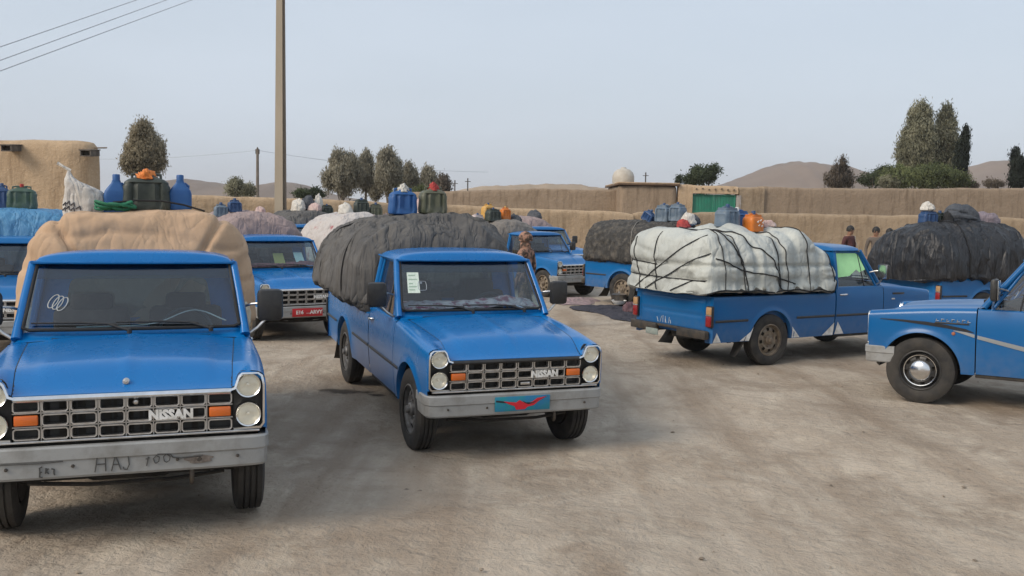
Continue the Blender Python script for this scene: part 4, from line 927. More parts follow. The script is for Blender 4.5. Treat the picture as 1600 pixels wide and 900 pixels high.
link('roof_edge', MB().box((0,0,3.57),(3.25,7.3,.09),.02).mesh('roof_edge', M('dark_roof_edge', (.16,.10,.06), .9, col2=(.09,.06,.04), vs=4)), b2)
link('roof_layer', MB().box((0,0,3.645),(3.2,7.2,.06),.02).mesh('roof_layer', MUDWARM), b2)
tk = tag(link('water_tank', MB().lathe([(.55,0),(.60,.15),(.60,.42),(.52,.66),(.36,.80),(.16,.87),(.14,.93),(0,.94)], 24, 'z').mesh('water_tank', M('off_white_tank', (.50,.47,.41), .6, col2=(.40,.36,.30), vs=3), 40), None, (5.95, 52.2, 3.60)), 'off-white rounded water tank on the mud house roof', 'water tank')
GATEM = M('green_gate_paint', (.012,.19,.115), .5, col2=(.02,.15,.095), vs=3, bump=.1)
gt = tag(link('metal_gate', None, None, (10.5, 50.2, 0)), 'green metal double gate in the far mud wall', 'gate'); gt.empty_display_size = .5
for s in (-1, 1):
    lf = link('gate_leaf', MB().box((s*.575,0,1.6),(1.12,.03,3.0),.005).mesh('gate_leaf', GATEM), gt)
    m = MB()
    for q in (.04,1.11): m.box((s*q,-.03,1.6),(.07,.05,3.0),.008)
    for z in (.14,1.2,2.2,3.08): m.box((s*.575,-.032,z),(1.06,.05,.07),.008)
    for k in range(6): m.tube([(s*(.2+.15*k),-.022,.2),(s*(.2+.15*k),-.022,3.05)], .012, 5)
    link('gate_frame', m.mesh('gate_frame', GATEM), lf)
m = MB(); m.box((.0,-.06,1.5),(.12,.05,.16),.01); link('latch', m.mesh('latch', DARKSTEEL), gt)
link('gate_crest', MB().tube([(-.9,0,3.12),(0,0,3.20),(.9,0,3.12)], .02, 5).mesh('gate_crest', GATEM), gt)
link('gate_post', MB().box((1.30,.0,1.55),(.25,.22,3.1),.02).mesh('gate_post', M('grey_gate_post', (.33,.30,.27), .8, col2=(.25,.22,.2), vs=4)), gt)

# ---------------------------------------------------------------- poles and wires
CONC = M('pale_concrete', (.40,.34,.26), .9, col2=(.33,.28,.21), vs=1.2, stretch=(1,1,.25), bump=.2, bs=30)
CONCD = M('shaded_web_concrete', (.15,.115,.085), .9, col2=(.20,.155,.115), vs=3)  # darker concrete puts the shade of the pole's right side into the colour
pr = tag(link('concrete_pole', None, None, (-7.57,31,0)), 'tall tapering concrete power pole behind the trucks', 'power pole'); pr.empty_display_size = .5
def Hsec(z): return .36 - .0135*z*1.0, .30 - .012*z
m = MB(); hts = [-.3, 2, 4, 6, 8, 10.0]; Lh = len(hts); sec = []
for z in hts:
    w_, d_ = Hsec(max(z,0)); w_ *= .5; d_ *= .5
    sec += [(-w_,-d_,z),(w_*.62,-d_,z),(w_*.62,-d_*.35,z),(w_*.86,-d_*.35,z),(w_*.86,d_*.35,z),(w_*.62,d_*.35,z),(w_*.62,d_,z),(-w_,d_,z)]
link('shaft', m.add(sec, [(i*8+k, i*8+(k+1)%8, (i+1)*8+(k+1)%8, (i+1)*8+k) for i in range(Lh-1) for k in range(8)] + [tuple((Lh-1)*8+k for k in range(8))]).mesh('shaft', CONC, 20), pr)
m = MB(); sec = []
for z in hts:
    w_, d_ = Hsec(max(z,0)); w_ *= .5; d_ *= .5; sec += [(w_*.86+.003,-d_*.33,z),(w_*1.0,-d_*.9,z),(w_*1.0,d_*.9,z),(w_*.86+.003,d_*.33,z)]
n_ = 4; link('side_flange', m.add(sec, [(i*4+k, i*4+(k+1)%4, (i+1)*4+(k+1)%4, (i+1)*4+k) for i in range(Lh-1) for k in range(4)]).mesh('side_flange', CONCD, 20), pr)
m = MB(); m.box((0,0,9.7),(1.6,.10,.10),.01)
for x in (-.7,0,.7): m.lathe([(.02,.0),(.05,.03),(.03,.07),(.05,.10),(.02,.16),(0,.17)], 10, 'z', (x,0,9.76))
link('cross_arm', m.mesh('cross_arm', DARKSTEEL), pr)
WIRE = M('grey_wire', (.42,.45,.48), .6)
def wire(a, b, sag, r, label, group):
    a, b = Vector(a), Vector(b); pts = [a.lerp(b, k/24) - Vector((0,0,sag*4*(k/24)*(1-k/24))) - a for k in range(25)]
    return tag(link('power_line', MB().tube(pts, r, 5).mesh('power_line', WIRE, 60), None, a), label, 'wire', group)
for k, (z0, x0, lb) in enumerate(((4.31,-.7,'uppermost of the three power lines crossing the top-left sky'),(4.12,0,'middle one of the three power lines crossing the top-left sky'),(3.97,.7,'lowest of the three power lines crossing the top-left sky'))):
    a = Vector((-7.57+x0, 31, 9.93)); b = Vector((-7.48+.0*k, 14, z0)); d = b - a
    wire(a, a + d*1.9 + Vector((0,0,.0)), 0., .0085, lb, 'power lines over the yard')
sp = tag(link('wooden_pole', None, None, (-16.1,60,0)), 'thin weathered pole left of the tall concrete pole', 'utility pole'); sp.empty_display_size = .5
link('shaft', MB().tube([(0,0,-.3),(0,0,5.55)], [.12,.085], 10).mesh('shaft', M('grey_wood_pole', (.13,.11,.09), .9, col2=(.2,.17,.14), vs=3)), sp)
m = MB(); m.box((0,0,5.42),(.25,.12,.30),.02); m.lathe([(.04,0),(.07,.05),(.03,.14),(0,.15)], 8, 'z', (0,0,5.55)); link('pole_head', m.mesh('pole_head', DARKSTEEL), sp)
wire((-16.1,60,5.5), (-34,66,5.1), .35, .012, 'thin wire running left from the wooden pole', 'thin wires on the wooden pole'); wire((-16.1,60,5.5), (-2,72,4.9), .3, .012, 'thin wire running right from the wooden pole', 'thin wires on the wooden pole')
for px, py, lb in ((708,282,'tiny distant pole left of the earth mound, beside the tree row'),(728,279,'tiny distant pole, second one right of the tree row'),(1004,270,'tiny distant pole right of the water tank')):
    Y = 150; x = (px-800)/FPX*Y; zt = CAM_H + (hz(px)-py)/FPX*Y
    m = MB().tube([(0,0,-.5),(0,0,zt)], .10, 6); m.box((0,0,zt-.5),(.9,.1,.1)); tag(link('distant_pole', m.mesh('distant_pole', DARKSTEEL), None, (x,Y,0)), lb, 'utility pole', 'distant poles on the skyline')

# ---------------------------------------------------------------- trees
def leaf_mat(name, c1, c2, vs=.9):
    m = M(name, c1, .9, col2=c2, vs=vs, lo=.38, hi=.62, spec=.2); b = m.node_tree.nodes['Principled BSDF']; 
    N = m.node_tree; t = N.nodes.new('ShaderNodeBsdfTranslucent'); x = N.nodes.new('ShaderNodeMixShader'); x.inputs[0].default_value = .42; o = [n for n in N.nodes if n.type == 'OUTPUT_MATERIAL'][0]
    N.links.new(b.inputs['Base Color'].links[0].from_socket, t.inputs[0]); N.links.new(b.outputs[0], x.inputs[1]); N.links.new(t.outputs[0], x.inputs[2]); N.links.new(x.outputs[0], o.inputs[0]); return m
LF = dict(olive=leaf_mat('olive_brown_leaves', (.40,.355,.255), (.26,.23,.165)), grey=leaf_mat('grey_green_leaves', (.40,.375,.29), (.26,.245,.19)),
    green=leaf_mat('green_leaves', (.22,.25,.115), (.14,.165,.08)), dark=leaf_mat('dark_green_leaves', (.12,.15,.085), (.07,.09,.052)), dry=leaf_mat('dry_grey_twigs', (.23,.195,.155), (.13,.11,.09)),
    cyp=leaf_mat('cypress_leaves', (.055,.068,.05), (.03,.038,.03)), sil=leaf_mat('silvery_green_leaves', (.38,.37,.265), (.23,.23,.16)))
BARK = M('grey_brown_bark', (.10,.08,.06), .95, col2=(.16,.13,.10), vs=6)
def tree(name, label, px, y, lobes, nleaf, size, mat, group, base=0., limbs=6, spray=1.0, up=.0, trunk=.10, dens=.62, cat='tree'):
    """lobes: (px, py_centre, half width px, half height px); the crown is clumps of small leaf faces spread through each lobe"""
    X = (px-800)/FPX*y; k = y/FPX; Z = lambda q, a: CAM_H + (hz(q)-a)*k
    r = tag(link(name, None, None, (X, y, base)), label, cat, group); r.empty_display_size = .5
    g = np.random.default_rng(abs(hash((px, y))) % 10000 if False else int(px*13+y)); tot = sum(l[2]*l[3] for l in lobes); allv = []
    tm = MB(); top = max(Z(l[0], l[1]) for l in lobes)-base; tm.tube([(0,0,-.3),(.05,0,top*.35),(.0,.05,top*.75),(.02,0,top)], [trunk*1.25,trunk,trunk*.55,.02], 7)
    for lx, ly, hw, hh in lobes:
        c = np.array([(lx-px)*k, g.normal(0,.15), Z(lx,ly)-base]); ra = np.array([hw*k, hw*k*.85, hh*k]); n = int(4.2*nleaf*hw*hh/tot); nc = max(18, n//40)
        d = g.normal(size=(nc,3)); d /= np.linalg.norm(d, axis=1, keepdims=True); rr = g.uniform(.12,1,size=(nc,1))**dens; cc = d*rr*.93
        cc[:, :2] *= (1-.35*np.clip(cc[:,2:3],0,1)*1.0)       # narrower to the top
        cen = c + cc*ra; sig = size*spray*g.uniform(.9,2.2,size=(nc,1))
        idx = g.integers(0, nc, n); off = g.normal(size=(n,3))*sig[idx]; off[:,2] *= 1+up*.8
        p = cen[idx] + off; allv.append(p)
        for _ in range(max(1, int(limbs*hw*hh/tot)+1)):
            e = cen[g.integers(0, nc)]; s0 = np.array([0,0,max(.3,min(e[2]*.55, top*.5))]); mid = s0*.45+e*.55+np.array([0,0,-.05*top]); tm.tube([s0, mid, e], [trunk*.5,trunk*.28,.012], 5)
    p = np.concatenate(allv); n = len(p); size *= .66; a = g.normal(size=(n,3)); a[:,2] += up*1.5*np.sign(a[:,2]); a /= np.linalg.norm(a,axis=1,keepdims=True); b = g.normal(size=(n,3)); b -= a*np.sum(a*b,axis=1,keepdims=True); b /= np.linalg.norm(b,axis=1,keepdims=True)
    s = size*g.uniform(.6,1.5,size=(n,1)); A = a*s*(1.1+up); B = b*s*.55
    nr = p - np.array([0, 0, p[:,2].min()*.6 + p[:,2].max()*.4]); nr[:,2] *= .6; nr /= np.linalg.norm(nr,axis=1,keepdims=True)+1e-6; nr = nr + .45*g.normal(size=(n,3)); nr /= np.linalg.norm(nr,axis=1,keepdims=True)
    B = np.where(np.sum(np.cross(A, -B)*nr, axis=1, keepdims=True) < 0, -B, B)          # every leaf turns its front outward
    V = np.stack([p-A, p+B, p+A, p-B], axis=1).reshape(-1,3); F = np.arange(4*n).reshape(-1,4)
    me = bpy.data.meshes.new('crown'); me.from_pydata(V.tolist(), [], F.tolist()); me.materials.append(mat); me.shade_smooth()
    me.normals_split_custom_set_from_vertices(np.repeat(nr, 4, axis=0).tolist())
    link('crown', me, r); link('trunk', tm.mesh('trunk', BARK, 60), r); return r
TG = 'trees beyond the mud walls'
tree('tree', 'olive-brown rounded tree above the jerrycans of the tan load', 226, 46, [(226,236,33,40),(226,210,18,20),(212,252,22,24),(242,252,20,24)], 9000, .060, LF['olive'], TG, up=.5)
for lb, px, y, lo in (('broad grey-green tree at the left end of the tree row',532,62,[(536,272,30,34),(526,252,14,18),(548,258,12,16),(514,280,14,20)]),
    ('narrow grey-green tree, second from the left in the tree row',569,64,[(569,270,13,34),(570,252,7,16)]),
    ('tallest round-topped grey-green tree in the middle of the tree row',603,62,[(604,268,22,34),(603,250,16,15),(618,275,10,24)]),
    ('slim grey-green tree right of the middle of the tree row',637,64,[(636,282,12,28),(646,288,8,20)]),
    ('grey-green tree near the right end of the tree row',668,63,[(668,286,14,24),(664,274,6,13)]),
    ('small dry tree at the right end of the tree row',688,62,[(690,293,10,14)]),
    ('low grey-green tree between the two tallest of the tree row',584,66,[(585,288,14,22)])):
    tree('tree', lb, px, y, lo, 5200 if px in (532,603) else 2800, .075, LF['grey'] if px != 688 else LF['dry'], TG, up=.7, spray=.9)
tree('bush', 'grey-green bush left of the thin wooden pole', 368, 55, [(364,294,18,14),(385,298,14,9)], 1800, .06, LF['sil'], TG, up=.5, cat='bush', trunk=.05)
tree('bush', 'dark low bush right of the concrete pole', 478, 58, [(470,303,18,8),(492,302,16,9)], 1600, .06, LF['dark'], TG, cat='bush', trunk=.05)
tree('bush', 'green bushes at the foot of the tree row', 640, 60, [(625,302,16,9),(655,300,20,10)], 1700, .06, LF['green'], TG, cat='bush', trunk=.05)
tree('tree', 'dark green leafy tree behind the mud house roof', 1095, 60, [(1092,276,22,14),(1082,270,12,10),(1106,268,12,9),(1070,283,12,8)], 2600, .08, LF['dark'], TG)
tree('tree', 'dry grey spiky tree left of the big tree', 1304, 62, [(1304,280,24,18),(1308,266,7,22),(1296,272,6,16),(1320,280,8,14)], 2200, .06, LF['dry'], TG, up=1.0, dens=.8)
tree('tree', 'tall two-headed grey-green tree above the right wall', 1436, 64, [(1428,222,34,56),(1426,185,22,26),(1466,225,24,54),(1467,186,13,22),(1412,240,24,34),(1450,262,40,28)], 17000, .075, LF['sil'], TG, up=.7, trunk=.2, spray=1.0)
tree('bush', 'wide green thicket under the tall two-headed tree', 1430, 61, [(1400,278,44,18),(1450,276,44,20),(1486,282,24,14)], 6500, .07, LF['green'], TG, up=.3, cat='bush')
tree('bush', 'dark green bush at the left of the thicket', 1362, 62, [(1362,280,30,14),(1375,272,18,14)], 2600, .07, LF['dark'], TG, cat='bush')
tree('bush', 'pale silvery bush in front of the thicket', 1385, 60.3, [(1385,284,20,10)], 1300, .06, LF['sil'], TG, cat='bush', trunk=.04)
tree('cypress_tree', 'narrow dark cypress beside the tall two-headed tree', 1495, 62, [(1495,250,6,46),(1496,225,4.5,26),(1486,255,4,34)], 3400, .06, LF['cyp'], TG, up=1.2, dens=.45)
tree('cypress_tree', 'dark cone-shaped cypress at the right edge', 1579, 60, [(1579,278,12,18),(1579,262,9,16),(1579,246,5,14)], 3800, .06, LF['cyp'], TG, up=1.0, dens=.45)
tree('bush', 'low dry scrub left of the cone-shaped cypress', 1545, 61, [(1540,288,20,7),(1510,290,14,6)], 900, .06, LF['dry'], TG, cat='bush', trunk=.04)
tree('tree', 'small dark sapling left of the leafy tree', 1056, 60, [(1056,281,4,8)], 260, .06, LF['dark'], TG, trunk=.03)

# ---------------------------------------------------------------- the twelve trucks and their marks
REDDASH = T('red_patterned_dash_cloth', (.30,.10,.10), (.16,.03,.04), vs=18); PINKDASH = T('pink_patterned_dash_cloth', (.44,.34,.34), (.22,.05,.08), vs=11, lo=.5, hi=.62)
GREENFILM = glass_mat('green_film', (.5,.95,.5), 1.3, .2, .85, (.55,.98,.50))
TR = {}
TR['T1'] = build_truck('T1', 'blue pickup with HAJ scratched on its bumper, under the tan load', 0)
TR['T2'] = build_truck('T2', 'blue pickup with a red eagle plate on its bumper, under the dark grey load', 0, dashcloth=PINKDASH, rim=RIMGREY, strip=BLACK)
TR['T8'] = build_truck('T8', 'blue pickup seen from behind with green side window and white triangles', 1)
for d_ in [o for o in TR['T8'].children if o.name.startswith('door') and o.data.name.startswith('door')]:
    sg = 1 if d_.data is _cache[('doorL', PAINT[1].name)] else -1
    fm = MB().prism([(-.08,1.20),(.20,1.22),(.36,1.31),(.43,1.27),(.56,1.31),(.44,1.525),(.38,1.55),(-.055,1.55)], lambda p, h: (p[0], sg*(dw(*p)+.005+h), p[1]), -.003, 0)
    link('window_film', fm.mesh('window_film', GREENFILM), d_)
TR['T10'] = build_truck('T10', 'blue pickup cut by the right edge, with grey swoosh stripe and chrome hub cap', 1, wheels='cap', rim=BLACK, moulding=False)
TR['T3'] = build_truck('T3', 'blue pickup with a red number plate, under the mauve load', 0, dashcloth=REDDASH)
TR['T0'] = build_truck('T0', 'blue pickup cut by the left edge, under the faded blue load', 2)
TR['T5'] = build_truck('T5', 'blue pickup behind the camouflaged person, under the grey-brown load', 2)
TR['T6'] = build_truck('T6', 'farthest blue pickup, half hidden behind another cab', 2)
TR['T7'] = build_truck('T7', 'blue pickup with rusty rear wheel, under the mottled dark load', 2)
TR['T9'] = build_truck('T9', 'blue pickup with a lit tail light, under the black tarp load'.replace(' lit', ''), 2)
TR['T4b'] = build_truck('T4b', 'hidden blue pickup under the white load with red marks', 2)
TR['T4'] = build_truck('T4', 'hidden blue pickup far back under the load with cloth bags', 2)
build_loads()
# scratched writing and dents on the near bumper
def strokes(S_, y0, z0, sc, r=.0032):
    m = MB()
    for st in S_: m.tube([(2.0595 + .0005*k, y0 + p[0]*sc, z0 + p[1]*sc) for k, p in enumerate(st)], r, 5)
    return m
HAJ = [[(0,0),(.15,1)],[(.62,.02),(.60,1.02)],[(.08,.48),(.62,.50)], [(.95,.0),(1.18,1.0)],[(1.18,1.0),(1.50,.06)],[(1.03,.40),(1.40,.42)], [(1.78,.98),(1.98,.95)],[(1.92,.95),(1.98,.35),(1.85,.04),(1.68,.08),(1.64,.22)],
       [(2.95,.62),(3.18,.70)],[(3.10,.75),(3.00,.18)], [(3.48,.38),(3.40,.62),(3.58,.80),(3.76,.70),(3.72,.42),(3.55,.32),(3.48,.38)], [(4.05,.42),(4.00,.70),(4.18,.86),(4.40,.70),(4.36,.44),(4.18,.34),(4.05,.42)], [(3.60,.98),(3.85,1.04)]]
link('scratched_writing', strokes(HAJ, -.165, .442, .092).mesh('scratched_writing', SCRATCH, 60), TR['T1'])
EKS = [[(.22,1),(0,.9),(.02,.5),(.2,.5)],[(.02,.5),(.0,.05),(.25,0)],[(.55,.85),(.50,.35)],[(.75,.8),(.55,.55),(.78,.3)],[(1.0,.78),(1.25,.7),(1.2,.4)],[(1.2,.4),(1.28,.15)]]
link('scratched_writing', strokes(EKS, -.45, .432, .060, .0045).mesh('scratched_writing', SCRATCH, 60), TR['T1'])
link('dent_scratch', MB().tube([(2.0600,-.65,.515),(2.0605,-.45,.512),(2.0605,-.33,.517)], .003, 5).mesh('dent_scratch', SCRATCH, 60), TR['T1'])
m = MB().tube([(2.062,.17,.525),(2.0615,.24,.522),(2.061,.255,.50),(2.061,.30,.495),(2.0595,.42,.50)], .004, 5); link('dent_scratch', m.mesh('dent_scratch', SCRATCH, 60), TR['T1'])
RUSTM = M('rust_patch', (.10,.08,.065), .9, col2=(.19,.165,.145), vs=30)
m = MB().grid(lambda u, v: (2.0585+.002*math.sin(PI*u)*math.sin(PI*v), .40+.075*math.cos(2*PI*u)*v*(1+.2*math.sin(5*u*6)), .480+.026*math.sin(2*PI*u)*v), 24, 4); link('rust_patch', m.mesh('rust_patch', RUSTM, 60), TR['T1'])
link('bolt_hole', MB().lathe([(0,.0065),(.011,.0065),(.015,.002)], 10, 'x', (2.057,.40,.48)).mesh('bolt_hole', DARKSTEEL), TR['T1'])
link('hood_badge', MB().lathe([(0,.012),(.014,.010),(.020,.003),(.022,-.01)], 16, 'x', (1.93,.0,hood_z(1.93,0)+.012)).mesh('hood_badge', DULLCHROME), TR['T1'])
link('grille_badge', MB().lathe([(0,.010),(.012,.008),(.017,.0),(.017,-.02)], 16, 'x', (2.00,.055,.826)).mesh('grille_badge', DULLCHROME), TR['T1'])
# looped white sticker inside the windscreen of the near truck
m = MB()
for k in range(3):
    u0 = .115 + .022*k; m.tube([ws_pt(u0 + .020*math.cos(a) + .012*math.sin(a), .40 + .095*math.sin(a) - .02*k, .004) for a in np.linspace(0, 2*PI, 20)], .004, 5)
link('windscreen_sticker', m.mesh('windscreen_sticker', M('white_sticker', (.36,.38,.38), .6), 60), TR['T1'])
link('dash_line', MB().tube([(interp(y,[-.4,0,.3,.5,.62],[.52,.50,.46,.46,.55]), y, 1.13+.105*math.exp(-((y-.40)/.20)**2)) for y in np.linspace(-.4,.62,30)], .005, 6).mesh('dash_line', M('pale_line', (.45,.45,.44), .5), 60), TR['T1'])  # thin pale curve above the dashboard
# paper stickers of the centre truck
m = MB().grid(lambda u, v: ws_pt(.045+.085*u, .33+.40*v, .004), 3, 3); st_ = link('paper_sticker', m.mesh('paper_sticker', PAPER), TR['T2'])
m = MB()
for v0, w_ in ((.66,.05),(.58,.06),(.50,.03),(.44,.055),(.38,.04)): m.grid(lambda u, v: ws_pt(.055+w_*u, v0+.022*v, .006), 2, 1)
link('sticker_print', m.mesh('sticker_print', M('faint_green_print', (.30,.42,.33), .7)), st_)
m = MB().tube([ws_pt(.150+.03*abs(math.cos(a))**.3*math.copysign(1,math.cos(a)), .47+.09*math.sin(a), .004) for a in np.linspace(0,2*PI,16)], .003, 4); m.lathe([(0,.006),(.012,.005)], 10, 'x', ws_pt(.142,.53,.002)); link('small_sticker', m.mesh('small_sticker', M('dull_outline', (.30,.34,.38), .6)), TR['T2'])
# bumper plates: teal plate with red spread-winged bird, red plate with white characters
pl = link('bumper_plate', MB().box((2.066,.035,.510),(.008,.50,.125),.003).mesh('bumper_plate', BLUEPLATE), TR['T2'])
bird = [(-.175,.025),(-.06,.010),(-.03,.030),(.0,.012),(.03,-.002),(.09,.012),(.13,.040),(.22,.052),(.15,.018),(.10,-.020),(.045,-.030),(.02,-.050),(-.06,-.052),(-.075,-.020),(-.13,.0)]
link('red_bird_print', MB().prism(bird, lambda p, h: (2.070+h, .035+p[0], .510+p[1]), 0, .0025).mesh('red_bird_print', REDFLAT), pl)
bk = [(-.005,.022),(.03,.004),(.09,.004),(.14,.022),(.20,.046),(.23,.056),(.15,.026),(.10,.0),(.05,-.012),(.015,.002)]
link('dark_print', MB().prism(bk, lambda p, h: (2.0730+h, .035+p[0], .512+p[1]), 0, .0012).mesh('dark_print', DARKFLAT), pl)
link('dark_print', MB().prism([(-.24,.034),(-.17,.024),(-.13,.005),(-.18,.010),(-.245,.02)], lambda p, h: (2.0706+h, .035+p[0], .512+p[1]), 0, .0012).mesh('dark_print', DARKFLAT), pl)
link('small_badge', MB().box((2.006,.075,.668),(.012,.085,.024),.004).mesh('small_badge', CREAMLENS if False else DULLCHROME), TR['T2'])
pl = link('bumper_plate', MB().box((2.066,.0,.500),(.008,.52,.135),.003).mesh('bumper_plate', REDPLATE), TR['T3'])
for tx, yy in (('E16',-.135),('ARVY',.145)):
    q = text_mb(tx, .085, .0015, .0025); o = link('plate_characters', q.mesh('plate_characters', WHITE), pl); o.matrix_local = Matrix(((0,0,1,2.0715),(1,0,0,yy),(0,1,0,.500),(0,0,0,1)))
link('plate_dash', MB().box((2.0705,.01,.485),(.002,.07,.012)).mesh('plate_dash', M('faded_white', (.5,.3,.3), .6)), pl)
m = MB().grid(lambda u, v: ws_pt(.44+.14*u, .28+.38*v, -.12), 2, 2); link('yellow_paper', m.mesh('yellow_paper', M('yellow_paper', (.45,.36,.10), .8)), TR['T3'])
m = MB().grid(lambda u, v: ws_pt(.72+.12*u, .30+.36*v, -.10), 2, 2); link('pale_paper', m.mesh('pale_paper', PAPER), TR['T3'])
# white corner triangles along the lower edge of the lashed truck (its right side)
TRI = [[(-2.50,.372),(-2.36,.372),(-2.455,.505)], [(-2.02,.372),(-1.862,.372),(-1.80,.575),(-1.835,.50)], [(-1.035,.372),(-.86,.372),(-1.043,.535)], [(-.40,.372),(-.172,.372),(-.172,.555)], [(-.138,.380),(.06,.380),(-.10,.565)]]
for q in TRI: link('white_triangle', decal(q).mirror().mesh('white_triangle', WHITE), TR['T8'])
# badges on the lashed truck's wing, rusty tailgate corners and white marks
link('wing_vent', MB().box((1.24, -S(1.24,.93)-.002,.945),(.27,.012,.028),.004).mesh('wing_vent', BLACK), TR['T8']); link('wing_badge', MB().box((1.12,-S(1.12,.86)-.002,.865),(.07,.010,.022),.004).mesh('wing_badge', DULLCHROME), TR['T8'])
for y0, z0, sx in ((-.56,.485,.09),(.60,.50,.08)):
    m = MB().grid(lambda u, v: (-2.5495-.001, y0+sx*v*math.cos(2*PI*u)*(1+.3*math.sin(7*u)), z0+.025*v*math.sin(2*PI*u)), 20, 3); link('rust_patch', m.mesh('rust_patch', M('tailgate_rust', (.30,.15,.08), .9, col2=(.42,.28,.16), vs=30)), TR['T8'])
m = MB()
for k, (y0, h_, s_) in enumerate(((.27,.07,.03),(.23,.085,-.03),(.17,.10,.0),(.12,.09,.0),(.10,.06,.02),(.05,.085,-.015),(.0,.05,.02))): m.tube([(-2.564,y0,.545),(-2.564,y0+s_,.545+h_)], .005, 4)
link('white_marks', m.mesh('white_marks', M('faded_white_marks', (.45,.48,.50), .7)), TR['T8'])
link('number_plate', MB().box((-2.665,.28,.415),(.012,.26,.085),.004).mesh('number_plate', M('dusty_plate', (.22,.27,.25), .7, col2=(.30,.33,.30), vs=20)), TR['T8'])
link('roof_aerial', MB().tube([(.42,-.70,1.57),(.30,-.73,1.72),(.26,-.74,1.80)], .006, 5).mesh('roof_aerial', CHROME), TR['T8'])
# stripes, lettering and reflector on the truck at the right edge (its left side)
link('black_stripe', ribbon([(1.88,.905,.006),(1.65,.900,.022),(1.40,.885,.036),(1.20,.865,.036),(1.0,.835,.03),(.92,.815,.004)]).mesh('black_stripe', BLACKSTRIPE), TR['T10'])
link('grey_stripe', ribbon([(1.12,.825,.006),(1.0,.803,.030),(.912,.780,.036)], .006).mesh('grey_stripe', GREYSTRIPE), TR['T10'])
link('grey_stripe', ribbon([(.885,.772,.038),(.60,.712,.044),(.25,.640,.05),(-.13,.60,.05)], .006).mesh('grey_stripe', GREYSTRIPE), TR['T10'])
link('teal_stripe', ribbon([(.45,.80,.004),(.2,.79,.016),(-.13,.785,.02)], .006).mesh('teal_stripe', M('teal_stripe', (.01,.22,.34), .4)), TR['T10'])
m = MB()
for k in range(7):
    x = 1.30 - .052*k; m.tube([(x, S(x,.93)+.006, .918),(x-.008, S(x,.93)+.006, .942)], .005, 4); m.tube([(x, S(x,.93)+.006, .918 + .024*(k % 2)),(x-.032, S(x,.93)+.006, .921 + .018*(k % 2))], .004, 4)
link('wing_lettering', m.mesh('wing_lettering', CHROME), TR['T10'])
link('wing_bar', MB().box((1.14, S(1.14,.9)+.003,.900),(.34,.010,.016),.003).mesh('wing_bar', BLACK), TR['T10'])
link('side_reflector', MB().lathe([(0,.014),(.014,.012),(.02,.002)], 12, 'y', (1.12,S(1.12,.81)+.0,.792)).mesh('side_reflector', M('dull_orange_lens', (.35,.12,.06), .4)), TR['T10'])

# ---------------------------------------------------------------- what lies on the loads
jerrycan('T1', -.9, -.21, .20, .30, 'blue', 'narrow blue jerrycan left of the dark green one on the tan load', yaw=PI/2, cap=CAN['blue'], ribs=0)
jerrycan('T1', -.9, .03, .38, .33, 'green', 'large dark green jerrycan with an orange rag cap on the tan load', yaw=PI/2, d=.20, ribs=4, big=False, rag=RAG_OR)
jerrycan('T1', -.9, .30, .19, .27, 'blue', 'blue jerrycan right of the dark green one on the tan load', yaw=PI/2, cap=CAN['blue'], ribs=0)
def sack():
    p, th = put('T1', -.9, -.46, -.03); m = MB()
    def f(u, v):
        a = 2*PI*u; h = .40*v; k = 1-.25*v - .75*sstep(.62,1.,v)*.85; x = .17*math.cos(a)*k*(1+.10*fbm((math.cos(a),math.sin(a),v*3),1.6,3,2.)) - .10*sstep(.55,1,v); y = .10*math.sin(a)*k*(1+.1*fbm((math.cos(a),math.sin(a),v*4),2.,2,5.))
        return (x, y, h*(1 - .20*(math.cos(a)*.5+.5)*sstep(.2,.7,v)))
    m.grid(f, 36, 24)
    r = tag(link('woven_sack', m.mesh('woven_sack', SACKM, 180), None, p, (0,0,th+PI/2)), 'white woven sack with dark print, tied at the top, on the tan load', 'sack')
    q = MB()
    for k in range(7): u = .56+.045*(k % 4); v = .10+.10*(k//4)+.03*(k % 2); a = Vector(f(u, v)); b_ = Vector(f(u+.03, v+.06)); c_ = Vector(f(u+.035, v-.02)); q.tube([a*1.03, b_*1.03, c_*1.03], .006, 4)
    link('sack_print', q.mesh('sack_print', INK), r); link('sack_tie', MB().tube([(-.10,0,.37),(-.16,0,.405),(-.20,.01,.43)], [.016,.012,.016], 6).mesh('sack_tie', RAG_W), r)
sack()
p, th = put('T1', -.70, -.22, .01); m = MB()
for k in range(5): m.tube([((.05+.015*(k % 3))*math.sin(a*1.0)+.01*math.sin(3*a+k), (.10+.02*k % .05)*math.cos(a) + .02*(k-2), .025+.018*(k % 3)+.016*math.sin(2*a+k)) for a in np.linspace(0,2*PI,22)], .012, 6)
tag(link('rope_coil', m.mesh('rope_coil', ROPEGREEN, 60), None, p, (0,0,th)), 'tangle of green rope in front of the blue jerrycan', 'rope')
m = MB().tube([(0,-.28,.03),(0,-.1,.05),(.01,.1,.05),(0,.28,.02),(.0,.45,-.03)], .008, 5); p, th = put('T1', -.76, .05, .03)
tag(link('lashing_cord', m.mesh('lashing_cord', ROPEBLACK, 60), None, p, (0,0,th)), 'black cord lashed across the jerrycans on the tan load', 'cord')
jerrycan('T0', -.9, -.36, .24, .40, 'navy', 'dark blue jerrycan at the left edge on the faded blue load', yaw=PI/2)
jerrycan('T0', -.9, -.07, .44, .38, 'grass', 'moss green jerrycan with a red cap on the faded blue load', yaw=PI/2, d=.22, ribs=4, cap=RAG_R)
jerrycan('T3', -1.2, -.50, .26, .24, 'slate', 'left slate blue jerrycan on the mauve load', yaw=PI/2); jerrycan('T3', -1.2, -.24, .26, .23, 'navy', 'right dark blue jerrycan on the mauve load', yaw=PI/2)
bundle('T3', -1.1, .22, .22, .2, .16, RAG_P, 'cloth_bundle', 'small pale bundle on the mauve load', 'bundle', 2.)
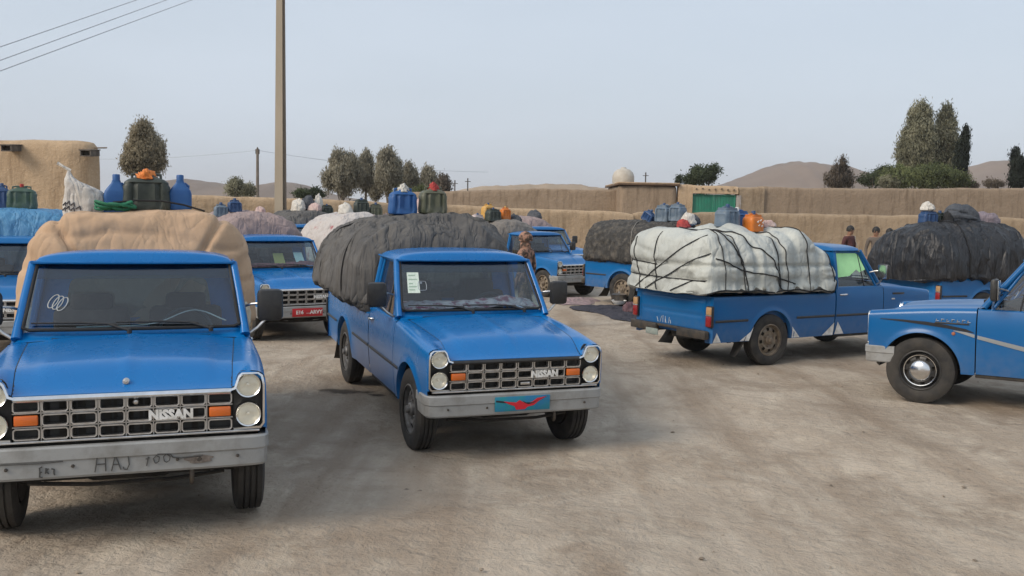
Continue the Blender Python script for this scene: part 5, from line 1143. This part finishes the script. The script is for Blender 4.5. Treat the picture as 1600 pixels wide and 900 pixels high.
bundle('T4', -1.2, .10, .55, .4, .38, RAG_W, 'cloth_bag', 'white cloth bag at the left end of the far dark load', 'bag', 3.); bundle('T4', -1.0, .55, .5, .4, .26, RAG_P, 'cloth_bag', 'pink cloth bag in front of the dark cans on the far load', 'bag', 4.)
bundle('T4', -1.35, .48, .5, .4, .50, CLOTHD, 'cloth_bag', 'dark green-grey cloth bag behind the pink bag', 'bag', 5.); bundle('T4', -1.3, .78, .32, .3, .58, RAG_W, 'cloth_bag', 'white knotted bag above the dark cans', 'bag', 6.)
jerrycan('T4', -1.2, 1.02, .40, .42, 'green', 'dark green jerrycan beside the white knotted bag', yaw=PI/2, big=True); jerrycan('T4', -1.2, 1.42, .40, .42, 'navy', 'dark blue jerrycan, last to the right on the far dark load', yaw=PI/2, big=True)
bundle('T4b', -1.2, -.15, .40, .3, .27, RAG_W, 'cloth_bag', 'cream bag at the left end of the red-marked load', 'bag', 7.); jerrycan('T4b', -1.2, .22, .34, .36, 'green', 'dark green jerrycan right of the cream bag', yaw=PI/2, big=True)
jerrycan('T4b', -1.2, .56, .30, .36, 'olive', 'brown-grey jerrycan right of the dark green one on the red-marked load', yaw=PI/2, big=True); bundle('T4b', -1.2, .80, .2, .2, .28, RAG_P, 'cloth_bundle', 'small pink rag beside the brown-grey jerrycan', 'bundle', 8.)
jerrycan('T2', -1.3, -.16, .32, .31, 'blue', 'bright blue jerrycan with a white rag cap on the dark grey load', yaw=PI/2, d=.20, ribs=3, rag=RAG_W); jerrycan('T2', -1.3, .20, .32, .32, 'olive', 'olive jerrycan with a red rag cap on the dark grey load', yaw=PI/2, d=.20, ribs=3, rag=RAG_R)
bundle('T2', -1.9, .30, .3, .3, .28, RAG_P, 'cloth_bundle', 'small pale bundle behind the olive jerrycan', 'bundle', 9.)
jerrycan('T5', -1.2, -.98, .38, .42, 'white', 'white jerrycan at the left end of the grey-brown load', yaw=PI/2, big=True); jerrycan('T5', -1.0, -.58, .46, .36, 'green', 'dark green jerrycan between the white and the yellow one', yaw=PI/2, big=True)
jerrycan('T5', -1.4, -.45, .40, .50, 'yellow', 'tall yellow jerrycan behind the dark green one', yaw=PI/2); jerrycan('T5', -1.1, -.06, .32, .36, 'orange', 'orange-yellow jerrycan on the grey-brown load', yaw=PI/2, cap=CAN['yellow'])
bundle('T5', -1.2, .36, .5, .4, .26, CLOTHD, 'cloth_bundle', 'dark bundle right of the orange-yellow jerrycan', 'bundle', 10.); bundle('T6', -1.2, .48, .62, .45, .30, CLOTHD, 'cloth_bundle', 'dark bundle on the farthest load', 'bundle', 11.)
jerrycan('T7', -1.42, 0, .30, .26, 'navy', 'dark blue jerrycan lying at the left on the mottled load', yaw=0, tilt=.5); jerrycan('T7', -.95, .0, .36, .40, 'slate', 'left slate grey jerrycan on the mottled load', yaw=0, d=.3, big=True); jerrycan('T7', -.58, .0, .34, .40, 'slate', 'right slate grey jerrycan on the mottled load', yaw=0, d=.3, big=True)
bundle('T7', -.30, 0, .36, .3, .27, RAG_W, 'cloth_bundle', 'white rag bundle on the mottled load', 'bundle', 12.); bundle('T7', -.27, -.22, .3, .3, .2, RAG_R, 'cloth_bundle', 'red rag bundle on the mottled load', 'bundle', 13.)
bundle('T7', -.42, .3, .4, .3, .24, CLOTHD, 'cloth_bundle', 'black cloth bundle between the white and red rags', 'bundle', 13.5)
jerrycan('T8', -1.63, -.06, .36, .30, 'slate', 'slate blue jerrycan on the white load', yaw=.15, d=.24, big=True, ribs=2); jerrycan('T8', -1.20, -.14, .28, .27, 'orange', 'orange jerrycan with white letters on the white load', yaw=.1, d=.22, big=True, ribs=0)
jerrycan('T8', -1.15, .24, .42, .31, 'blue', 'blue jerrycan with a pale top behind the orange one', yaw=.1, d=.24, big=True, cap=WHITE)
p, th = put('T8', -1.20, -.14); oc = [o for o in bpy.data.objects if o.get('label','').startswith('orange jerrycan')][0]
q = MB()
for k, (x, z) in enumerate(((-.06,.14),(.0,.16),(.05,.13),(-.03,.09),(.03,.08))): q.tube([(x,-.121,z),(x+.035,-.121,z+.02),(x+.02,-.121,z-.01)], .006, 4)
link('white_letters', q.mesh('white_letters', WHITE), oc)
bundle('T8', -.86, -.1, .26, .2, .12, RAG_P, 'cloth_bundle', 'small pale bundle right of the orange jerrycan', 'bundle', 14.)
jerrycan('T9', -2.12, .02, .36, .28, 'navy', 'dark blue checked jerrycan under the cream bag', yaw=0, big=True); bundle('T9', -2.15, .02, .28, .24, .18, RAG_W, 'cloth_bag', 'cream bag standing on the dark blue jerrycan', 'bag', 15., z=LOADS['T9'].at(-2.12,.02)+.24)
jerrycan('T9', -1.80, .05, .24, .26, 'green', 'dark green jerrycan between the blue one and the folded cloth', yaw=0, big=True)
bundle('T9', -1.32, 0, .84, .5, .40, CLOTHD, 'folded_cloth', 'dark slate folded cloth bundle on the black load', 'bundle', 16., amp=.1); bundle('T9', -.72, 0, .80, .45, .28, CLOTHM, 'folded_cloth', 'mauve-grey folded cloth bundle on the black load', 'bundle', 17.)
bundle('T9', -.36, .0, .36, .3, .11, RAG_W, 'cloth_bundle', 'small cream bundle at the right on the black load', 'bundle', 18.)
bundle('T9', -1.74, -.1, .2, .2, .24, ROPEBLACK, 'cloth_bundle', 'small black pouch left of the folded slate cloth', 'bundle', 19.)

for nm_, mt_, lay in (('dark slate folded cloth', CLOTHD, ((.70,.42,.10,.05,.02,.20,31.),(.74,.46,.12,-.02,-.02,.08,32.))), ('mauve-grey folded cloth', CLOTHM, ((.62,.38,.09,.03,.0,.12,33.),(.78,.42,.10,-.03,.02,.03,34.)))):
    ro = [o for o in bpy.data.objects if o.get('label', '').startswith(nm_)][0]
    for w_, d_, h_, x_, y_, z_, sd_ in lay: link('fold', blob(w_*1.06, d_*1.06, h_*1.5, sd_, .14, 28).mesh('fold', mt_, 180), ro, (x_, y_, z_), (0, .06, .1))
# ---------------------------------------------------------------- old oil stains soaked into the dirt
def stain_mat():
    m = M('oil_stain', (.05,.038,.028), .9, col2=(.10,.075,.055), vs=14); N = m.node_tree; b = N.nodes['Principled BSDF']; o = [n for n in N.nodes if n.type == 'OUTPUT_MATERIAL'][0]
    tc = N.nodes.new('ShaderNodeTexCoord'); ln = N.nodes.new('ShaderNodeVectorMath'); ln.operation = 'LENGTH'; mp = N.nodes.new('ShaderNodeMapping'); N.links.new(tc.outputs['Generated'], mp.inputs[0]); mp.inputs['Location'].default_value = (-1,-1,0); mp.inputs['Scale'].default_value = (2,2,0)
    N.links.new(mp.outputs[0], ln.inputs[0]); n = N.nodes.new('ShaderNodeTexNoise'); n.inputs['Scale'].default_value = 5; n.inputs['Detail'].default_value = 6; N.links.new(tc.outputs['Object'], n.inputs['Vector'])
    a = N.nodes.new('ShaderNodeMath'); a.operation = 'SUBTRACT'; N.links.new(n.outputs['Fac'], a.inputs[0]); h = N.nodes.new('ShaderNodeMath'); h.operation = 'MULTIPLY'; h.inputs[1].default_value = .62; N.links.new(ln.outputs['Value'], h.inputs[0]); N.links.new(h.outputs[0], a.inputs[1])
    r = N.nodes.new('ShaderNodeMapRange'); r.inputs[1].default_value = .0; r.inputs[2].default_value = .28; r.inputs[4].default_value = .7; N.links.new(a.outputs[0], r.inputs[0])
    t = N.nodes.new('ShaderNodeBsdfTransparent'); x = N.nodes.new('ShaderNodeMixShader'); N.links.new(r.outputs[0], x.inputs[0]); N.links.new(t.outputs[0], x.inputs[1]); N.links.new(b.outputs[0], x.inputs[2]); N.links.new(x.outputs[0], o.inputs[0]); return m
STAIN = stain_mat(); me_g = bpy.data.objects['ground'].data
from mathutils.bvhtree import BVHTree
_near = [i for i, q in enumerate(me_g.polygons) if abs(q.center.x) < 14 and 2 < q.center.y < 30]
GB = BVHTree.FromPolygons([v.co.copy() for v in me_g.vertices], [tuple(me_g.polygons[i].vertices) for i in _near])
def gsurf(x, y):
    h = GB.ray_cast(Vector((x, y, 3)), Vector((0, 0, -1))); return h[0].z if h[0] else ground_z(x, y)
for x, y, a, b_ in ((-1.86,10.45,.42,.16),(-1.45,10.3,.16,.10)):
    z0 = gsurf(x, y); m = MB().grid(lambda u, v: ((2*u-1)*a, (2*v-1)*b_, gsurf(x+(2*u-1)*a, y+(2*v-1)*b_)-z0+.004), 16, 10)
    tag(link('oil_stain', m.mesh('oil_stain', STAIN, 180), None, (x, y, z0)), 'dark stain on the dirt', None, None, 'structure')
# ---------------------------------------------------------------- cloths on the ground
def ground_cloth(name, outline, mat, label, seed, lift=.03):
    cx = sum(p[0] for p in outline)/len(outline); cy = sum(p[1] for p in outline)/len(outline); gz0 = ground_z(cx, cy); n = len(outline)
    def f(u, v):
        a = u*n; i = int(a) % n; fr = a-int(a); p = np.array(outline[i])*(1-fr)+np.array(outline[(i+1) % n])*fr; x = cx+(p[0]-cx)*v; y = cy+(p[1]-cy)*v
        x += .06*noise.noise(Vector((x*4,y*4,seed)))*v; h = lift*(1.0-v**6) + .05*max(0, noise.fractal(Vector((x*2.2,y*2.2,seed)),1.,2.,3))*(1-v**8) + .02*abs(noise.noise(Vector((x*7,y*3,seed))))
        return (x-cx, y-cy, ground_z(x,y)-gz0+h+.012*(1-v)+.004)
    return tag(link(name, MB().grid(f, 72, 22).mesh(name, mat, 180), None, (cx,cy,gz0)), label, 'ground cloth')
ground_cloth('ground_sheet', [(1.25,20.6),(1.7,20.9),(2.0,20.7),(2.5,20.9),(2.75,20.3),(2.7,18.7),(2.35,18.0),(1.95,18.5),(1.75,19.4),(1.3,20.0)], T('navy_sheet', (.022,.022,.032), (.045,.043,.055)), 'dark navy sheet spread on the ground beside the lashed truck', 4.)
ground_cloth('ground_cloth', [(.85,22.0),(1.2,22.9),(1.8,23.1),(2.1,22.0),(1.75,21.0),(1.1,20.9)], T('faded_pink_cloth', (.33,.23,.24), (.26,.20,.19)), 'faded pink cloth spread on the ground before the far truck', 6.)
bw = tag(link('metal_bowl', MB().lathe([(.0,.01),(.10,.01),(.15,.06),(.17,.10),(.165,.10),(.14,.055),(.09,.02),(0,.018)], 24, 'z').mesh('metal_bowl', M('white_enamel', (.7,.7,.68), .3)), None, (2.33,20.6,ground_z(2.33,20.6)+.06)), 'white bowl on the dark navy sheet', 'bowl')
pt = tag(link('cooking_pot', None, None, (2.36,20.85,ground_z(2.36,20.85)+.05)), 'dark cooking pot behind the white bowl', 'pot')
link('pot_body', MB().lathe([(0,0),(.14,0),(.17,.05),(.17,.20),(.18,.21),(.16,.215)], 24, 'z').mesh('pot_body', DARKSTEEL), pt); link('pot_lid', MB().lathe([(.175,.216),(.10,.245),(.02,.255),(.025,.285),(0,.29)], 24, 'z').mesh('pot_lid', DULLCHROME), pt)
bundle_p = tag(link('cloth_bundle', blob(.26,.24,.24,21.,.2).mesh('cloth_bundle', T('plum_cloth', (.10,.05,.065), (.16,.10,.11)), 180), None, (2.42,19.45,ground_z(2.42,19.45)-.01)), 'plum cloth bundle by the far tail corner of the lashed truck', 'bundle')

# ---------------------------------------------------------------- people
SKIN = M('skin', (.30,.17,.11), .6, col2=(.26,.14,.09), vs=8); HAIRM = M('black_hair', (.008,.007,.006), .6, bump=.5, bs=60); SHOE = M('dark_shoe', (.02,.018,.016), .7)
CAMO = M('camouflage_cloth', (.22,.14,.09), .9, col2=(.07,.05,.035), vs=11, lo=.46, hi=.54); CAMOP = M('rust_camouflage', (.30,.17,.12), .9, col2=(.06,.04,.03), vs=13, lo=.46, hi=.54); MAROON = M('dark_maroon_shirt', (.055,.018,.020), .9, col2=(.085,.03,.03), vs=7); DARKTR = M('dark_trousers', (.03,.028,.03), .9); GREYSH = M('grey_brown_shirt', (.12,.10,.085), .9); NAVYSH = M('navy_shirt', (.02,.025,.05), .9)
def person(name, label, loc, yaw, h, top, bottom, hat=None, bend=0., arms=((.10,-.55),(.10,-.55)), group=None):
    """one skinned body (torso, limbs, five-fingered hands, head with nose, brow, chin and ears) in a standing pose; hair, cap, shirt hem and shoes are its parts"""
    s = h/1.75; V, Rr, E = [], [], []
    def v(x, y, z, r): V.append((x*s, y*s, z*s)); Rr.append(r*s); return len(V)-1
    def e(*ix):
        for a, b in zip(ix[:-1], ix[1:]): E.append((a, b))
    pel = v(0,0,.93,.135); sp = v(.01,0,1.10,.125); ch = v(.015,0,1.30,.148); up = v(.0,0,1.42,.115); nk = v(.01,0,1.50,.058); hb = v(.03,0,1.575,.078); hm = v(.03,0,1.645,.096); ht = v(.02,0,1.705,.078)
    e(pel, sp, ch, up, nk, hb, hm, ht); nose = v(.135,0,1.615,.014); e(hm, v(.10,0,1.63,.035), nose); e(hb, v(.085,0,1.555,.034))
    for sd in (-1, 1):
        e(hm, v(.02, sd*.098, 1.63, .018)); sh = v(0, sd*.19, 1.40, .072); el = v(-.03+.0, sd*.255, 1.12, .048); wr = v(.06, sd*.25, .89, .032); pm = v(.085, sd*.245, .82, .036); e(up, sh, el, wr, pm)
        for k, (fy, ln) in enumerate(((-.028,.070),(-.009,.082),(.010,.076),(.028,.060))):
            a = v(.10+.004*k, sd*.245+fy, .775, .0105); b = v(.112, sd*.243+fy, .775-ln*.5, .0095); c = v(.106, sd*.240+fy, .775-ln, .008); e(pm, a, b, c)
        t1 = v(.118, sd*.215, .80, .011); t2 = v(.135, sd*.205, .765, .0095); e(pm, t1, t2)
        hp = v(0, sd*.095, .86, .098); kn = v(.015, sd*.105, .48, .062); an = v(-.02, sd*.11, .09, .042); ft = v(.12, sd*.12, .04, .040); e(pel, hp, kn, an, ft)
    me = bpy.data.meshes.new(name); me.from_pydata(V, E, []); o = link(name, me); md = o.modifiers.new('skin', 'SKIN'); md.use_smooth_shade = True
    for i, r in enumerate(Rr): me.skin_vertices[0].data[i].radius = (r, r)
    me.skin_vertices[0].data[0].use_root = True
    o.modifiers.new('sub', 'SUBSURF').levels = 2; dg = bpy.context.evaluated_depsgraph_get(); body = bpy.data.meshes.new_from_object(o.evaluated_get(dg)); bpy.data.objects.remove(o)
    body.name = name
    for mt in (SKIN, top, bottom): body.materials.append(mt)
    for p in body.polygons:
        c = p.center/s; arm = abs(c.y) > .20 and c.z < 1.30
        p.material_index = 0 if c.z > 1.47 or (arm and c.z < .90) else (1 if c.z > .90 or arm else 2)
    body.shade_smooth()
    o = tag(link(name, body, None, loc, (0,0,yaw)), label, 'person', group)
    def cap_f(u, v_):
        th, ph = 2*PI*u, PI*.62*v_; k = 1+.05*noise.noise(Vector((math.cos(th)*3, math.sin(th)*3, v_*4)))
        back = 1+.18*max(0,-math.cos(th))*v_
        return ((.02+.108*math.sin(ph)*math.cos(th)*k*back)*s, .112*math.sin(ph)*math.sin(th)*k*s, (1.655+.128*math.cos(ph)*k*(1 if math.cos(th) < .2 else 1))*s)
    if hat is None: link('hair', MB().grid(cap_f, 24, 10).mesh('hair', HAIRM, 180), o)
    else:
        link('cap', MB().grid(lambda u, v_: tuple(np.array(cap_f(u, v_))*np.array((1.12,1.12,1.0))+np.array((0,0,.004))), 24, 10).mesh('cap', hat, 180), o)
        link('neck_scarf', MB().lathe([(.075*s,1.44*s),(.105*s,1.47*s),(.095*s,1.52*s),(.10*s,1.56*s),(.085*s,1.585*s)], 18, 'z', (.015*s,0,0)).mesh('neck_scarf', hat, 60), o)
    for sd in (-1, 1):
        link('shoe', MB().box((.06*s, sd*.115*s, .045*s),(.27*s,.10*s,.09*s),.035*s).mesh('shoe', SHOE, 60), o)
        link('eye', MB().lathe([(0,.010*s),(.009*s,.006*s),(.011*s,0)], 8, 'x', (.108*s, sd*.034*s, 1.648*s)).mesh('eye', DARKFLAT), o)
    link('mouth', MB().tube([(.112*s,-.024*s,1.570*s),(.118*s,0,1.567*s),(.112*s,.024*s,1.570*s)], .005*s, 5).mesh('mouth', M('lips', (.22,.09,.07), .6)), o)
    return o
person('person', 'person in rust camouflage clothes and cap beside the centre cab', (.24,17.0,ground_z(.24,17)), R(150), 1.76, CAMOP, CAMO, CAMOP)
PG = None
person('person', 'bareheaded person in dark maroon shirt before the brown wall', (9.89,28.0,.06), R(-60), 1.76, MAROON, DARKTR)
person('person', 'dark-haired person nearest the maroon shirt, head just above the black load', (10.66,28.0,.04), R(-100), 1.76, GREYSH, DARKTR)
person('person', 'person with only the hair showing, in the middle above the black load', (11.13,28.2,.02), R(-80), 1.74, NAVYSH, DARKTR)
person('person', 'dark-haired person at the right end of the row above the black load', (11.58,28.0,.10), R(-70), 1.80, GREYSH, DARKTR)

# ---------------------------------------------------------------- dusty air
hm = bpy.data.materials.new('dusty_air'); hm.use_nodes = True; HN = hm.node_tree; HN.nodes.clear(); ho = HN.nodes.new('ShaderNodeOutputMaterial'); pv = HN.nodes.new('ShaderNodeVolumePrincipled')
pv.inputs['Color'].default_value = (.97,.97,.985,1); pv.inputs['Density'].default_value = .00035; HN.links.new(pv.outputs[0], ho.inputs['Volume'])
hb = link('haze', MB().box((0, 0, 44), (9600, 9600, 92)).mesh('haze', hm, 30)); tag(hb, 'dusty haze over the yard and hills', None, None, 'stuff')
